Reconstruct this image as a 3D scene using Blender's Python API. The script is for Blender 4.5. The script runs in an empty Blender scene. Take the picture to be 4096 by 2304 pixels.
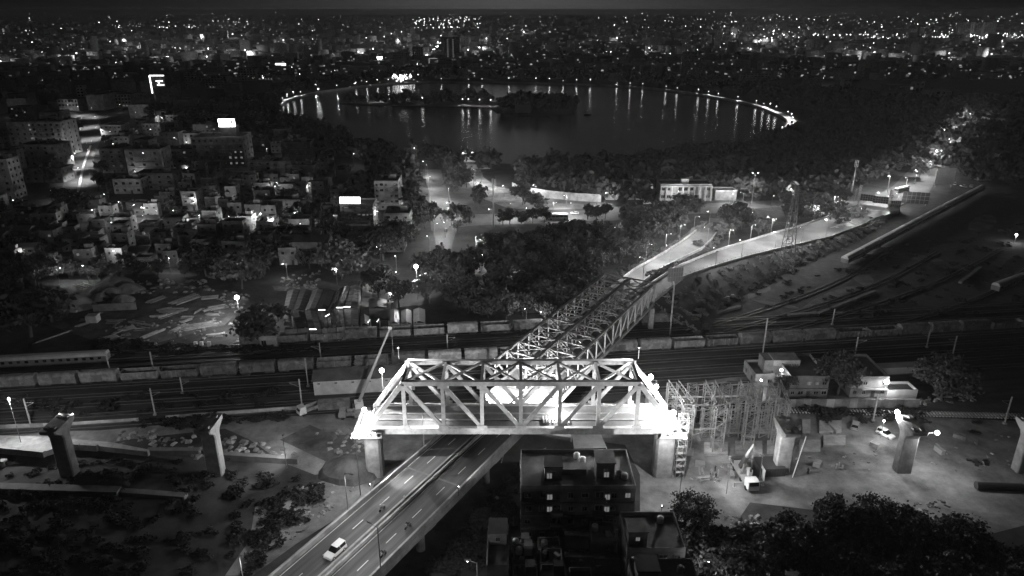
import bpy, math, random
import numpy as np
from mathutils import Vector, Matrix

random.seed(7)
S = bpy.context.scene
COL = S.collection
RAD = math.radians

# ------------------------------------------------------------------ camera, sky, moon, exposure
PITCH, CAMH, FPX = RAD(21.15), 100.0, 2880.0
cam_d = bpy.data.cameras.new('camera')
cam_d.sensor_width = 36.0
cam_d.lens = FPX / 4096 * 36.0
cam_d.clip_start, cam_d.clip_end = 1.0, 40000.0
cam = bpy.data.objects.new('camera', cam_d)
COL.objects.link(cam)
cam.location = (0, 0, CAMH)
cam.rotation_euler = (RAD(90) - PITCH, 0, 0)
S.camera = cam

W = bpy.data.worlds.new('World'); S.world = W; W.use_nodes = True
wn = W.node_tree.nodes; wl = W.node_tree.links
bg = wn['Background']
sky = wn.new('ShaderNodeTexSky'); sky.sky_type = 'NISHITA'; sky.sun_disc = False
sky.sun_elevation = RAD(4); sky.sun_rotation = RAD(0); sky.dust_density = 1.0
bw = wn.new('ShaderNodeRGBToBW')
wl.new(sky.outputs[0], bw.inputs[0]); wl.new(bw.outputs[0], bg.inputs[0])
bg.inputs[1].default_value = 0.0017
moon_d = bpy.data.lights.new('moon', 'SUN'); moon_d.energy = 0.004; moon_d.angle = RAD(8)
moon_d.color = (1, 1, 1)
moon = bpy.data.objects.new('moon', moon_d); COL.objects.link(moon)
moon.rotation_euler = (RAD(-86), 0, 0)
S.view_settings.view_transform = 'Standard'; S.view_settings.look = 'None'
S.view_settings.exposure = 0.0; S.view_settings.gamma = 1.0
S.view_settings.use_curve_mapping = False
S.render.engine = 'CYCLES'
S.cycles.use_denoising = True
S.cycles.max_bounces = 4; S.cycles.diffuse_bounces = 2; S.cycles.glossy_bounces = 2
S.cycles.transparent_max_bounces = 4; S.cycles.volume_bounces = 0
S.cycles.sample_clamp_indirect = 3.0; S.cycles.sample_clamp_direct = 0.0
S.cycles.use_light_tree = True
S.cycles.use_adaptive_sampling = True; S.cycles.adaptive_threshold = 0.035; S.cycles.adaptive_min_samples = 20
S.cycles.caustics_reflective = False; S.cycles.caustics_refractive = False

# ------------------------------------------------------------------ survey: photo measurements turned into ground coordinates
SP, CP = math.sin(PITCH), math.cos(PITCH)
def _dir(px, py):
    dx = (px - 2048) / FPX; dy = (1152 - py) / FPX
    return Vector((dx, CP + dy * SP, -SP + dy * CP))
def G(px, py, z=0.0):
    d = _dir(px, py); t = (z - CAMH) / d.z
    return Vector((d.x * t, d.y * t, z))
def HZ(px, py, Y):                      # height of a point seen at (px,py) that stands at distance Y
    d = _dir(px, py); return CAMH + d.z * Y / d.y
CR = dict(A=(1300,1000,1.61), B=(0,1000,1.61), C=(2500,1400,1.603), D=(800,1600,1.288), E=(2000,600,1.229),
          F=(0,0,1.258), R=(2048,0,1.258), H=(0,500,1.515), S1=(1400,1380,2.4986), S2=(2100,1380,2.4986),
          S3=(1950,1050,3.22), S4=(1900,1750,2.615), S5=(2700,1430,2.4986), S6=(3396,1430,2.4986),
          S7=(0,1560,2.683), S8=(2500,1900,1.614), T1=(1000,700,2.229), T2=(1600,560,2.862), T3=(2400,620,2.8975),
          T4=(3200,440,2.587), T5=(0,450,3.22), T6=(550,480,2.786), T7=(100,1000,2.1467), T8=(1050,280,1.908),
          U1=(1200,1950,4.094), U2=(1150,1560,4.83), U3=(3300,0,3.236), U4=(1400,80,4.293), U5=(2800,1150,1.9877), P=(0,0,1.0))
def PX(c, x, y):
    o = CR[c]; return o[0] + x / o[2], o[1] + y / o[2]
def K(c, x, y, z=0.0):
    return G(*PX(c, x, y), z)

# ------------------------------------------------------------------ materials
MATS = {}
def mat(name, v, rough=0.8, var=0.3, scale=0.4, metal=0.0, bump=0.0, rnd=0.0, spec=0.3, world=True, detail=4.0, stretch=None):
    m = bpy.data.materials.new(name); m.use_nodes = True
    nt = m.node_tree; n = nt.nodes; l = nt.links
    b = n['Principled BSDF']
    b.inputs['Roughness'].default_value = rough
    b.inputs['Metallic'].default_value = metal
    b.inputs['Specular IOR Level'].default_value = spec
    b.inputs['Base Color'].default_value = (v, v, v, 1)
    if var > 0 or bump > 0:
        if world:
            g = n.new('ShaderNodeNewGeometry'); src = g.outputs['Position']
        else:
            g = n.new('ShaderNodeTexCoord'); src = g.outputs['Object']
        if stretch:
            mp = n.new('ShaderNodeMapping'); mp.vector_type = 'TEXTURE'; mp.inputs['Rotation'].default_value = (0,0,stretch[0])
            mp.inputs['Scale'].default_value = (stretch[1],1,1); l.new(src, mp.inputs['Vector']); src = mp.outputs[0]
        t = n.new('ShaderNodeTexNoise'); t.inputs['Scale'].default_value = scale
        t.inputs['Detail'].default_value = detail; t.inputs['Roughness'].default_value = 0.65
        l.new(src, t.inputs['Vector'])
        if var > 0:
            mr = n.new('ShaderNodeMapRange')
            mr.inputs['From Min'].default_value = 0.25; mr.inputs['From Max'].default_value = 0.75
            mr.inputs['To Min'].default_value = v * (1 - var); mr.inputs['To Max'].default_value = v * (1 + var)
            l.new(t.outputs['Fac'], mr.inputs['Value'])
            out = mr.outputs[0]
            if rnd > 0:
                oi = n.new('ShaderNodeObjectInfo')
                m2 = n.new('ShaderNodeMapRange')
                m2.inputs['To Min'].default_value = 1 - rnd; m2.inputs['To Max'].default_value = 1 + rnd
                l.new(oi.outputs['Random'], m2.inputs['Value'])
                mu = n.new('ShaderNodeMath'); mu.operation = 'MULTIPLY'
                l.new(out, mu.inputs[0]); l.new(m2.outputs[0], mu.inputs[1]); out = mu.outputs[0]
            l.new(out, b.inputs['Base Color'])
        if bump > 0:
            bp = n.new('ShaderNodeBump'); bp.inputs['Strength'].default_value = 0.6
            bp.inputs['Distance'].default_value = bump
            t2 = n.new('ShaderNodeTexNoise'); t2.inputs['Scale'].default_value = scale * 5
            t2.inputs['Detail'].default_value = 4.0
            l.new(src, t2.inputs['Vector']); l.new(t2.outputs['Fac'], bp.inputs['Height'])
            l.new(bp.outputs[0], b.inputs['Normal'])
    MATS[name] = m
    return m
def emat(name, strength, sample=False):
    m = bpy.data.materials.new(name); m.use_nodes = True
    nt = m.node_tree; nt.nodes.clear()
    e = nt.nodes.new('ShaderNodeEmission'); e.inputs[1].default_value = strength
    o = nt.nodes.new('ShaderNodeOutputMaterial'); nt.links.new(e.outputs[0], o.inputs[0])
    m.cycles.emission_sampling = 'FRONT_BACK' if sample else 'NONE'
    MATS[name] = m; return m

def ground_mat():
    m = mat('ground_soil', 0.045, 0.95, 0.85, 0.12, bump=0.2, detail=9.0)
    return m
ground_mat()
mat('asphalt', 0.075, 0.7, 0.6, 0.8, bump=0.01, stretch=(1.062,22.0), detail=6.0)
mat('yard_ballast', 0.05, 0.95, 0.85, 0.45, bump=0.08, stretch=(0.129,14.0), detail=8.0)
mat('deck_concrete', 0.11, 0.8, 0.4, 0.5)
mat('scrub', 0.035, 0.8, 0.6, 0.3, spec=0.2)
mat('wall_white', 0.62, 0.85, 0.25, 0.5)
mat('asphalt_worn', 0.10, 0.75, 0.45, 0.12, bump=0.01)
mat('paint', 0.62, 0.6, 0.25, 1.5)
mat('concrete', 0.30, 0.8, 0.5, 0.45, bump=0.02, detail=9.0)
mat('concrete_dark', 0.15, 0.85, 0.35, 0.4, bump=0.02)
mat('steel_grey', 0.40, 0.55, 0.45, 0.9, spec=0.45, detail=8.0)
mat('steel_dark', 0.32, 0.6, 0.5, 0.9, spec=0.4, detail=8.0)
mat('trestle_steel', 0.27, 0.6, 0.35, 0.7)
mat('pylon_steel', 0.10, 0.6, 0.3, 0.7)
mat('steel_pole', 0.22, 0.45, 0.15, 1.0, metal=0.5)
mat('dirt', 0.18, 0.95, 0.75, 0.16, bump=0.12, detail=9.0)
mat('dirt_dark', 0.09, 0.95, 0.8, 0.22, bump=0.15, detail=9.0)
mat('ballast', 0.045, 0.95, 0.7, 0.35, bump=0.08, detail=8.0)
mat('grass', 0.045, 0.95, 0.6, 0.25, bump=0.1)
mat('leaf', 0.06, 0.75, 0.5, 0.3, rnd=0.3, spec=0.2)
mat('leaf_pale_lit', 0.12, 0.75, 0.5, 0.4, rnd=0.3, spec=0.2)  # lighter leaf copy: lamplight put into the colour, also random tone variety
mat('bark', 0.08, 0.9, 0.3, 2.0)
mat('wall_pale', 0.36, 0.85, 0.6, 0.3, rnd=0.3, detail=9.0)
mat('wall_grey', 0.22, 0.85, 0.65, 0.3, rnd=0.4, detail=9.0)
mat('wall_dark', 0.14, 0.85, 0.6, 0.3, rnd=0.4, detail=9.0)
mat('roof_flat', 0.09, 0.9, 0.5, 0.3, rnd=0.4)
mat('roof_metal', 0.24, 0.5, 0.25, 0.3, rnd=0.3, spec=0.5)
mat('roof_metal_dark', 0.07, 0.5, 0.3, 0.3, rnd=0.3, spec=0.5)
mat('rust', 0.20, 0.8, 0.75, 0.7, rnd=0.35, detail=8.0)
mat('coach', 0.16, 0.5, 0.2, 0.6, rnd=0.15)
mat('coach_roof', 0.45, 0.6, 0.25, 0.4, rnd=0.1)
mat('glass', 0.012, 0.12, 0.0, spec=0.8)
mat('rubber', 0.02, 0.9, 0.0)
mat('paint_white', 0.72, 0.35, 0.06, 0.8, spec=0.5)
mat('paint_dark', 0.05, 0.4, 0.1, 0.8, spec=0.5)
mat('paint_mid', 0.30, 0.45, 0.15, 0.8, spec=0.5)
mat('timber', 0.32, 0.85, 0.35, 0.8, rnd=0.35)
mat('tarp', 0.5, 0.6, 0.2, 0.6)
mat('board', 0.20, 0.6, 0.15, 0.3)
mat('board_dark', 0.04, 0.6, 0.15, 0.3)
mat('board_pale', 0.36, 0.6, 0.15, 0.3)
mat('cloth_dark', 0.06, 0.9, 0.2, 3.0)
mat('cloth_pale', 0.4, 0.9, 0.2, 3.0)
mat('skin', 0.2, 0.7, 0.0)
mat('sand', 0.26, 0.95, 0.25, 0.4, bump=0.05)
mat('sleeper', 0.5, 0.85, 0.25, 0.8, rnd=0.2)
mat('rail', 0.14, 0.35, 0.2, 0.8, metal=0.4)
emat('bulb', 28.0); emat('bulb_dim', 4.0); emat('far_light', 10.0); emat('far_light_dim', 1.6); emat('far_front_glow', 0.10); emat('far_front_glow_bright', 0.45)
emat('window_lit', 0.17); emat('sign_lit', 9.0, True); emat('tube_lit', 5.0, True); emat('board_lit', 0.35)

def water_mat():
    m = bpy.data.materials.new('lake_water'); m.use_nodes = True
    n = m.node_tree.nodes; l = m.node_tree.links; b = n['Principled BSDF']
    b.inputs['Base Color'].default_value = (0.018, 0.018, 0.018, 1)
    b.inputs['Roughness'].default_value = 0.14; b.inputs['IOR'].default_value = 1.45
    g = n.new('ShaderNodeNewGeometry'); t = n.new('ShaderNodeTexNoise')
    t.inputs['Scale'].default_value = 0.55; t.inputs['Detail'].default_value = 3.0
    bp = n.new('ShaderNodeBump'); bp.inputs['Strength'].default_value = 0.5; bp.inputs['Distance'].default_value = 0.35
    l.new(g.outputs['Position'], t.inputs['Vector']); l.new(t.outputs['Fac'], bp.inputs['Height'])
    l.new(bp.outputs[0], b.inputs['Normal'])
    MATS['lake_water'] = m
water_mat()

# ------------------------------------------------------------------ mesh building
class MB:
    def __init__(s): s.v = []; s.f = []; s.m = []; s.cur = 0
    def slot(s, i): s.cur = i; return s
    def _add(s, vs, fs):
        o = len(s.v); s.v += [tuple(x) for x in vs]
        for f in fs: s.f.append(tuple(i + o for i in f)); s.m.append(s.cur)
        return s
    def bx(s, x0, x1, y0, y1, z0, z1):
        return s._add([(x0,y0,z0),(x1,y0,z0),(x1,y1,z0),(x0,y1,z0),(x0,y0,z1),(x1,y0,z1),(x1,y1,z1),(x0,y1,z1)],
                      [(3,2,1,0),(4,5,6,7),(0,1,5,4),(1,2,6,5),(2,3,7,6),(3,0,4,7)])
    def box(s, c, sz, rz=0.0):
        hx, hy, hz = sz[0]/2, sz[1]/2, sz[2]/2; ca, sa = math.cos(rz), math.sin(rz)
        vs = []
        for z in (-hz, hz):
            for x, y in ((-hx,-hy),(hx,-hy),(hx,hy),(-hx,hy)):
                vs.append((c[0]+x*ca-y*sa, c[1]+x*sa+y*ca, c[2]+z))
        return s._add(vs, [(3,2,1,0),(4,5,6,7),(0,1,5,4),(1,2,6,5),(2,3,7,6),(3,0,4,7)])
    def beam(s, a, b, w, h=None, up=(0,0,1)):
        a = Vector(a); b = Vector(b); h = w if h is None else h
        d = (b - a).normalized(); u = Vector(up)
        if abs(d.dot(u)) > 0.98: u = Vector((0,1,0))
        r = d.cross(u).normalized(); u = r.cross(d).normalized()
        r = r * w / 2; u = u * h / 2
        vs = [a-r-u, a+r-u, a+r+u, a-r+u, b-r-u, b+r-u, b+r+u, b-r+u]
        return s._add(vs, [(3,2,1,0),(4,5,6,7),(0,1,5,4),(1,2,6,5),(2,3,7,6),(3,0,4,7)])
    def tube(s, a, b, r1, r2=None, n=8):
        a = Vector(a); b = Vector(b); r2 = r1 if r2 is None else r2
        d = (b - a).normalized(); u = Vector((0,0,1))
        if abs(d.dot(u)) > 0.95: u = Vector((0,1,0))
        r = d.cross(u).normalized(); u = r.cross(d).normalized()
        vs = []
        for c, rr in ((a, r1), (b, r2)):
            for i in range(n):
                t = 2*math.pi*i/n; vs.append(c + r*math.cos(t)*rr + u*math.sin(t)*rr)
        fs = [(i, (i+1) % n, n+(i+1) % n, n+i) for i in range(n)]
        fs += [tuple(range(n-1,-1,-1)), tuple(range(n, 2*n))]
        return s._add(vs, fs)
    def prism(s, poly, z0, z1):
        n = len(poly)
        vs = [(p[0],p[1],z0) for p in poly] + [(p[0],p[1],z1) for p in poly]
        fs = [(i,(i+1)%n,n+(i+1)%n,n+i) for i in range(n)] + [tuple(range(n-1,-1,-1)), tuple(range(n,2*n))]
        return s._add(vs, fs)
    def loft(s, rings, caps=True):
        n = len(rings[0]); vs = [p for r in rings for p in r]; fs = []
        for k in range(len(rings)-1):
            for i in range(n):
                fs.append((k*n+i, k*n+(i+1)%n, (k+1)*n+(i+1)%n, (k+1)*n+i))
        if caps: fs += [tuple(range(n-1,-1,-1)), tuple(range((len(rings)-1)*n, len(rings)*n))]
        return s._add(vs, fs)
    def poly(s, pts): return s._add(pts, [tuple(range(len(pts)))])
    def ball(s, c, r, n=8, m=5, sz=1.0):
        rings = []
        for k in range(1, m):
            t = math.pi*k/m
            rings.append([(c[0]+r*math.sin(t)*math.cos(2*math.pi*i/n), c[1]+r*math.sin(t)*math.sin(2*math.pi*i/n), c[2]-r*sz*math.cos(t)) for i in range(n)])
        return s.loft(rings)
    def profile(s, pts, w, axis='y'):                 # closed outline in (x,z) extruded along y
        n = len(pts)
        vs = [(p[0], -w/2, p[1]) for p in pts] + [(p[0], w/2, p[1]) for p in pts]
        fs = [(i,(i+1)%n,n+(i+1)%n,n+i) for i in range(n)] + [tuple(range(n-1,-1,-1)), tuple(range(n,2*n))]
        return s._add(vs, fs)
    def mesh(s, name, mats, base=(0,0,0)):
        me = bpy.data.meshes.new(name)
        b = Vector(base)
        me.from_pydata([tuple(Vector(v) - b) for v in s.v], [], s.f)
        if not isinstance(mats, (list, tuple)): mats = [mats]
        for m in mats: me.materials.append(MATS[m])
        if len(mats) > 1: me.polygons.foreach_set('material_index', s.m)
        me.update(); return me

BASE = {}
def link(name, data, parent=None, loc=(0,0,0), rz=0.0, scale=None):
    o = bpy.data.objects.new(name, data); COL.objects.link(o)
    o.location = loc
    if rz: o.rotation_euler = (0, 0, rz)
    if scale is not None: o.scale = scale
    if parent is not None: o.parent = parent
    return o
def tag(o, label, cat, group=None):
    o['label'] = label; o['category'] = cat
    if group: o['group'] = group
    return o
def thing(name, label, cat, loc=(0,0,0), rz=0.0, group=None):
    o = link(name, None, None, loc, rz); o.empty_display_size = 0.5
    tag(o, label, cat, group); BASE[o.name] = Vector(loc) if not rz else Vector((0,0,0))
    return o
def part(name, mb, mats, parent):                      # geometry given in the parent's frame (world for unrotated things)
    b = BASE.get(parent.name, Vector((0,0,0)))
    o = link(name, mb.mesh(name, mats, b), parent); BASE[o.name] = b
    return o
def lpart(name, mb, mats, parent, loc=(0,0,0), rz=0.0):  # geometry in local coordinates
    o = link(name, mb.mesh(name, mats), parent, loc, rz); BASE[o.name] = Vector((0,0,0)); return o
def solo(name, mb, mats, label, cat, group=None):
    c = Vector(mb.v[0]); o = link(name, mb.mesh(name, mats, c), None, c); tag(o, label, cat, group); return o
def struct(name, mb, mats, kind='structure'):
    o = link(name, mb.mesh(name, mats)); o['kind'] = kind; return o
def copy_tree(o, loc=None, rz=None, scale=None, label=None, parent=None, group=None):
    c = o.copy(); COL.objects.link(c)
    if parent is not None: c.parent = parent
    if loc is not None: c.location = loc
    if rz is not None: c.rotation_euler = (0, 0, rz)
    if scale is not None: c.scale = scale if hasattr(scale, '__len__') else (scale,)*3
    if label: c['label'] = label
    if group: c['group'] = group
    for ch in list(o.children): copy_tree(ch, parent=c)
    return c
def light(parent, loc, watts, radius=0.15, kind='POINT', cone=150, aim=None, name='lamp_light'):
    d = bpy.data.lights.new(name, kind); d.energy = watts; d.color = (1,1,1); d.shadow_soft_size = radius
    o = bpy.data.objects.new(name, d); COL.objects.link(o); o.location = loc
    if kind == 'SPOT':
        d.spot_size = RAD(cone); d.spot_blend = 0.5
        if aim is not None:
            v = Vector(aim) - Vector(loc)
            o.rotation_euler = v.to_track_quat('-Z', 'Y').to_euler()
    if parent is not None: o.parent = parent
    return o
def np_mesh(name, V, Q, mats, midx=None):
    me = bpy.data.meshes.new(name); V = np.asarray(V, np.float32); Q = np.asarray(Q, np.int32); k = Q.shape[1]
    me.vertices.add(len(V)); me.vertices.foreach_set('co', V.ravel())
    me.loops.add(Q.size); me.loops.foreach_set('vertex_index', Q.ravel())
    me.polygons.add(len(Q)); me.polygons.foreach_set('loop_start', np.arange(0, Q.size, k, dtype=np.int32))
    me.polygons.foreach_set('loop_total', np.full(len(Q), k, np.int32))
    for m in (mats if isinstance(mats, (list, tuple)) else [mats]): me.materials.append(MATS[m])
    if midx is not None: me.polygons.foreach_set('material_index', np.asarray(midx, np.int32))
    me.update(calc_edges=True); return me
def in_poly(x, y, poly):
    c = False; n = len(poly); j = n - 1
    for i in range(n):
        xi, yi = poly[i][0], poly[i][1]; xj, yj = poly[j][0], poly[j][1]
        if (yi > y) != (yj > y) and x < (xj-xi)*(y-yi)/(yj-yi) + xi: c = not c
        j = i
    return c
def resample(pts, n):
    P = [Vector(p) for p in pts]; L = [0]
    for a, b in zip(P, P[1:]): L.append(L[-1] + (b-a).length)
    out = []
    for i in range(n):
        t = L[-1]*i/(n-1); k = 0
        while k < len(L)-2 and L[k+1] < t: k += 1
        f = (t-L[k])/max(1e-6, L[k+1]-L[k]); out.append(P[k].lerp(P[k+1], f))
    return out
EXCL = []       # ground polygons kept free of trees and houses
def excl(poly):
    xs = [p[0] for p in poly]; ys = [p[1] for p in poly]; EXCL.append((min(xs), max(xs), min(ys), max(ys), [(p[0], p[1]) for p in poly]))
def blocked(x, y):
    for x0, x1, y0, y1, p in EXCL:
        if x0 <= x <= x1 and y0 <= y <= y1 and in_poly(x, y, p): return True
    return False
def strip(mb, L, R, n=24, dz=0.0, skirt=None):
    A = resample(L, n); B = resample(R, n)
    for i in range(n-1):
        a, b, c, d = A[i], B[i], B[i+1], A[i+1]
        up = Vector((0,0,dz))
        mb._add([a+up, b+up, c+up, d+up], [(0,1,2,3)])
        if skirt is not None:
            for p, q in ((b, c), (d, a)):
                mb._add([p+up, Vector((p.x,p.y,skirt)), Vector((q.x,q.y,skirt)), q+up], [(0,1,2,3)])
    return A, B
# ------------------------------------------------------------------ the setting: ground, lake, roads
gm = MB(); gm.poly([(-9000,-300,0),(9000,-300,0),(9000,16000,0),(-9000,16000,0)])
struct('ground', gm, 'ground_soil')

LAKE_P = [(1144,412),(1223,386),(1322,367),(1469,348),(1647,334),(1972,333),(2421,345),(2708,370),(2970,416),(3089,456),
          (3145,490),(3120,525),(3000,575),(2800,610),(2500,635),(2200,650),(1900,655),(1700,640),(1560,605),(1400,555),
          (1280,520),(1180,490),(1120,450)]
LAKE = [G(x, y) for x, y in LAKE_P]
def smooth_closed(pts, k=5):
    out = []; n = len(pts)
    for i in range(n):
        p0, p1, p2, p3 = pts[i-1], pts[i], pts[(i+1) % n], pts[(i+2) % n]
        for j in range(k):
            t = j/k
            out.append(0.5*((2*p1)+(p2-p0)*t+(2*p0-5*p1+4*p2-p3)*t*t+(3*p1-p0-3*p2+p3)*t*t*t))
    return out
LAKE = smooth_closed(LAKE)
lm = MB(); lm.poly([(p.x, p.y, 0.02) for p in reversed(LAKE)])
struct('lake', lm, 'lake_water')
excl(LAKE)
LC = sum(LAKE, Vector((0,0,0))) / len(LAKE)
# promenade wall and walk round the far shore
far = [i for i in range(len(LAKE)) if PX('P',0,0) is not None]
shore = []
n_sm = len(LAKE)
for i in list(range(n_sm-8, n_sm)) + list(range(0, 57)): shore.append(LAKE[i])
def outw(i, d):
    a = shore[max(0,i-1)]; b = shore[min(len(shore)-1,i+1)]; t = (b-a).normalized(); nrm = Vector((t.y,-t.x,0))
    if (shore[i]+nrm*5-LC).length < (shore[i]-LC).length: nrm = -nrm
    return shore[i] + nrm*d
walk = MB(); wall = MB(); lawn = MB()
for i in range(len(shore)-1):
    a0, a1 = outw(i,0.0), outw(i+1,0.0); b0, b1 = outw(i,0.8), outw(i+1,0.8); c0, c1 = outw(i,9.0), outw(i+1,9.0)
    zt = Vector((0,0,2.2)); zb = Vector((0,0,-0.3)); zp = Vector((0,0,1.4))
    wall._add([a0+zb,a1+zb,a1+zt,a0+zt,b0+zt,b1+zt,b0+zp*0.9,b1+zp*0.9],[(0,1,2,3),(3,2,5,4),(4,5,7,6)])
    walk._add([b0+zp,b1+zp,c1+zp,c0+zp,c0*1.0,c1*1.0],[(0,1,2,3),(3,2,5,4)])
wo = struct('promenade_walk', walk, 'wall_white')
o = link('promenade_wall', wall.mesh('promenade_wall','concrete')); tag(o,'pale low parapet wall curving along the far shore of the lake','wall')
isl_p = [(1360,415),(1500,408),(1750,410),(1980,411),(2130,402),(2250,408),(2310,428),(2300,456),(2200,466),(2080,464),(1990,452),(1960,432),(1750,428),(1500,424)]
ISL = [G(x,y) for x,y in isl_p]
im = MB(); im.prism([(p.x,p.y) for p in ISL], -0.3, 0.9)
struct('island', im, 'grass')

# --- paved areas on the ground, laid in thin sheets
ZL = [0.02]
def patch(name, pts, m, z=None, ex=True):
    ZL[0] += 0.004
    mb = MB(); zz = ZL[0] if z is None else z
    P = [Vector((p.x,p.y,zz)) for p in pts]
    a = sum((P[i].x*P[(i+1)%len(P)].y-P[(i+1)%len(P)].x*P[i].y) for i in range(len(P)))
    mb.poly(P if a > 0 else P[::-1])
    o = struct(name, mb, m)
    if ex: excl(pts)
    return o
def KL(c, *xy): return [K(c, x, y) for x, y in xy]
# avenue at the left
AVL = KL('T5',(740,1100),(860,840),(930,620),(985,400),(1010,280),(900,160),(840,60),(810,-40))
AVR = KL('T5',(1310,1100),(1195,800),(1215,560),(1275,420),(1320,260),(1300,120),(1240,0),(1190,-60))
def road(name, L, R, m='asphalt_worn', n=24):
    ZL[0] += 0.004; mb = MB(); A, B = strip(mb, L, R, n, dz=ZL[0]); o = struct(name, mb, m)
    excl(L + R[::-1]); return A, B
A_, B_ = road('avenue', AVL, AVR)
av_mid = resample(KL('T5',(1008,1020),(1045,840),(1075,690),(1120,560),(1168,430)), 14)
md = MB()
for a, b in zip(av_mid, av_mid[1:]): md.beam(a+Vector((0,0,.25)), b+Vector((0,0,.25)), 1.3, .5)
o = link('median_kerb', md.mesh('median_kerb','paint')); tag(o,'white raised median kerb along the wide left avenue','kerb')
zb = MB()
for i in range(16):
    p = K('T5', 890+i*20, 742-i*1.2); zb.box((p.x,p.y,ZL[0]+.012),(0.7,3.0,.01))
struct('crosswalk', zb, 'paint')
# junction street that runs from the avenue to the right, house side
road('side_street', KL('T5',(1230,1080),(1420,1180),(1640,1300),(1800,1380)), KL('T5',(1180,1180),(1360,1270),(1540,1350),(1650,1440)), n=8)
road('market_street', KL('H',(780,560),(1300,580),(1900,590),(2500,600)), KL('H',(790,600),(1300,618),(1900,628),(2500,645)), n=10)
road('yard_street', KL('H',(330,870),(1000,880),(1120,830),(1150,770)), KL('H',(340,905),(1110,905),(1170,850),(1200,790)), n=10)
# central road toward the lake and the cross road
CRL = KL('T2',(280,340),(300,480),(340,620),(330,780),(350,900),(380,1080),(410,1200),(470,1300))
CRR = KL('T2',(470,340),(500,480),(560,620),(620,780),(640,900),(650,1040),(600,1180),(590,1290))
road('lake_road', CRL, CRR, 'asphalt_worn', 16)
HRT = KL('T2',(340,880),(640,850),(1000,850),(1600,840),(2000,820),(2500,760)) + KL('T3',(600,600),(1280,560),(1900,530),(2400,520))
HRB = KL('T2',(360,1040),(640,1000),(1000,970),(1600,955),(2000,935),(2450,925)) + KL('T3',(600,690),(1280,680),(1900,610),(2400,590))
road('cross_road', HRT, HRB, 'asphalt_worn', 40)
patch('plaza', KL('T2',(680,340),(920,340),(960,430),(1100,530),(1290,570),(1600,655),(2330,715),(2450,735),(2300,780),(1700,800),(1450,800),(1200,770),(900,650),(780,480)), 'dirt')
# right-hand flyover roads beyond the truss bridge
def KZ(c, *xyz): return [K(c, x, y, z) for x, y, z in xyz]
P0 = Vector((-7.0, 142.8, 0)); U = Vector((0.487, 0.8735, 0)).normalized(); V = Vector((U.y, -U.x, 0))
def RW(s, t, z=9.0): p = P0 + U*s + V*t; return Vector((p.x, p.y, z))
LRL = [RW(95.5,-8.6)] + KZ('T3',(400,1330,8.2),(560,1245,7.5),(800,1110,5.8),(950,1005,4.0),(1110,890,2.2),(1240,790,0.6),(1270,730,.1))
LRR = [RW(95.5,-0.6)] + KZ('T3',(580,1410,8.2),(720,1320,7.5),(1000,1180,5.8),(1170,1100,4.0),(1290,990,2.2),(1400,830,0.6),(1440,740,.1))
mb = MB(); strip(mb, LRL, LRR, 30, skirt=-0.2); struct('ramp_road', mb, 'asphalt_worn'); excl(LRL+LRR[::-1])
RRL = [RW(95.5,0.6)] + KZ('T3',(880,1310,8.2),(1310,1130,7.2),(1600,1040,6.0),(2000,915,4.6),(2318,830,3.4)) + KZ('T4',(330,1095,2.2),(600,1000,1.0),(760,900,.35),(960,790,.25))
RRR = [RW(95.5,8.6)] + KZ('T3',(975,1420,8.2),(1340,1295,7.2),(1640,1205,6.0),(2060,1100,4.6)) + KZ('T4',(290,1330,3.4),(640,1200,2.2),(900,1055,1.0),(1110,950,.35),(1330,860,.25))
mb = MB(); RA, RB = strip(mb, RRL, RRR, 40, skirt=-0.2); struct('flyover_road', mb, 'asphalt_worn'); excl(RRL+RRR[::-1])
road('far_road', KL('T4',(960,790),(1050,700),(1200,560),(1400,380),(1560,230),(1660,130)), KL('T4',(1330,860),(1400,740),(1480,560),(1610,440),(1680,300),(1760,140)), n=14)
# kerbs / parapets of those roads
def parapet(name, pts, n, label, h=.9, w=.35, m='concrete', off=0.0):
    q = resample(pts, n); mb = MB()
    for a, b in zip(q, q[1:]): mb.beam(a+Vector((0,0,h/2-.1)), b+Vector((0,0,h/2-.1)), w, h+.2)
    return solo(name, mb, m, label, 'parapet')
parapet('road_parapet', LRL[:-1], 24, 'pale parapet on the outer left edge of the curved slip ramp')
parapet('road_parapet', LRR[:-1], 24, 'low parapet between the slip ramp and the planted strip')
parapet('road_parapet', RRL[:8], 30, 'kerb parapet on the upper edge of the long curving flyover')
parapet('road_parapet', RRR[:8], 30, 'concrete parapet on the railway side of the long curving flyover')
rail_q = resample(RRR[:7], 60)
fence = thing('guard_railing', 'thin post railing along the railway side of the curving flyover', 'railing', rail_q[0])
pm = MB().bx(-.06,.06,-.06,.06,0,1.7).mesh('railing_post', 'steel_pole')
for i, p in enumerate(rail_q[1:]): link('post', pm, fence, p - rail_q[0])
# planted slopes beside the raised roads
def bank(name, pts, sgn, k=1.7, n=30):
    q = resample(pts, n); mb = MB(); o_ = []
    for i, p in enumerate(q):
        d = (q[min(i+1,n-1)]-q[max(i-1,0)]); d.z = 0; d.normalize(); o_.append(Vector((p.x,p.y,0))+Vector((d.y,-d.x,0))*sgn*(p.z*k+.6)+Vector((0,0,.02)))
    for i in range(n-1):
        a, b = q[i]-Vector((0,0,.25)), q[i+1]-Vector((0,0,.25)); mb._add([a,b,o_[i+1],o_[i]],[(0,1,2,3) if sgn < 0 else (3,2,1,0)])
    return struct(name, mb, 'grass'), q, o_
BANKS = [bank('flyover_bank', RRR[:8], 1, 2.0), bank('ramp_bank', LRL[:-1], -1, 1.5), bank('flyover_bank', RRL[2:8], -1, 1.0), bank('ramp_bank', LRR[2:-1], 1, .8)]
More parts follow.
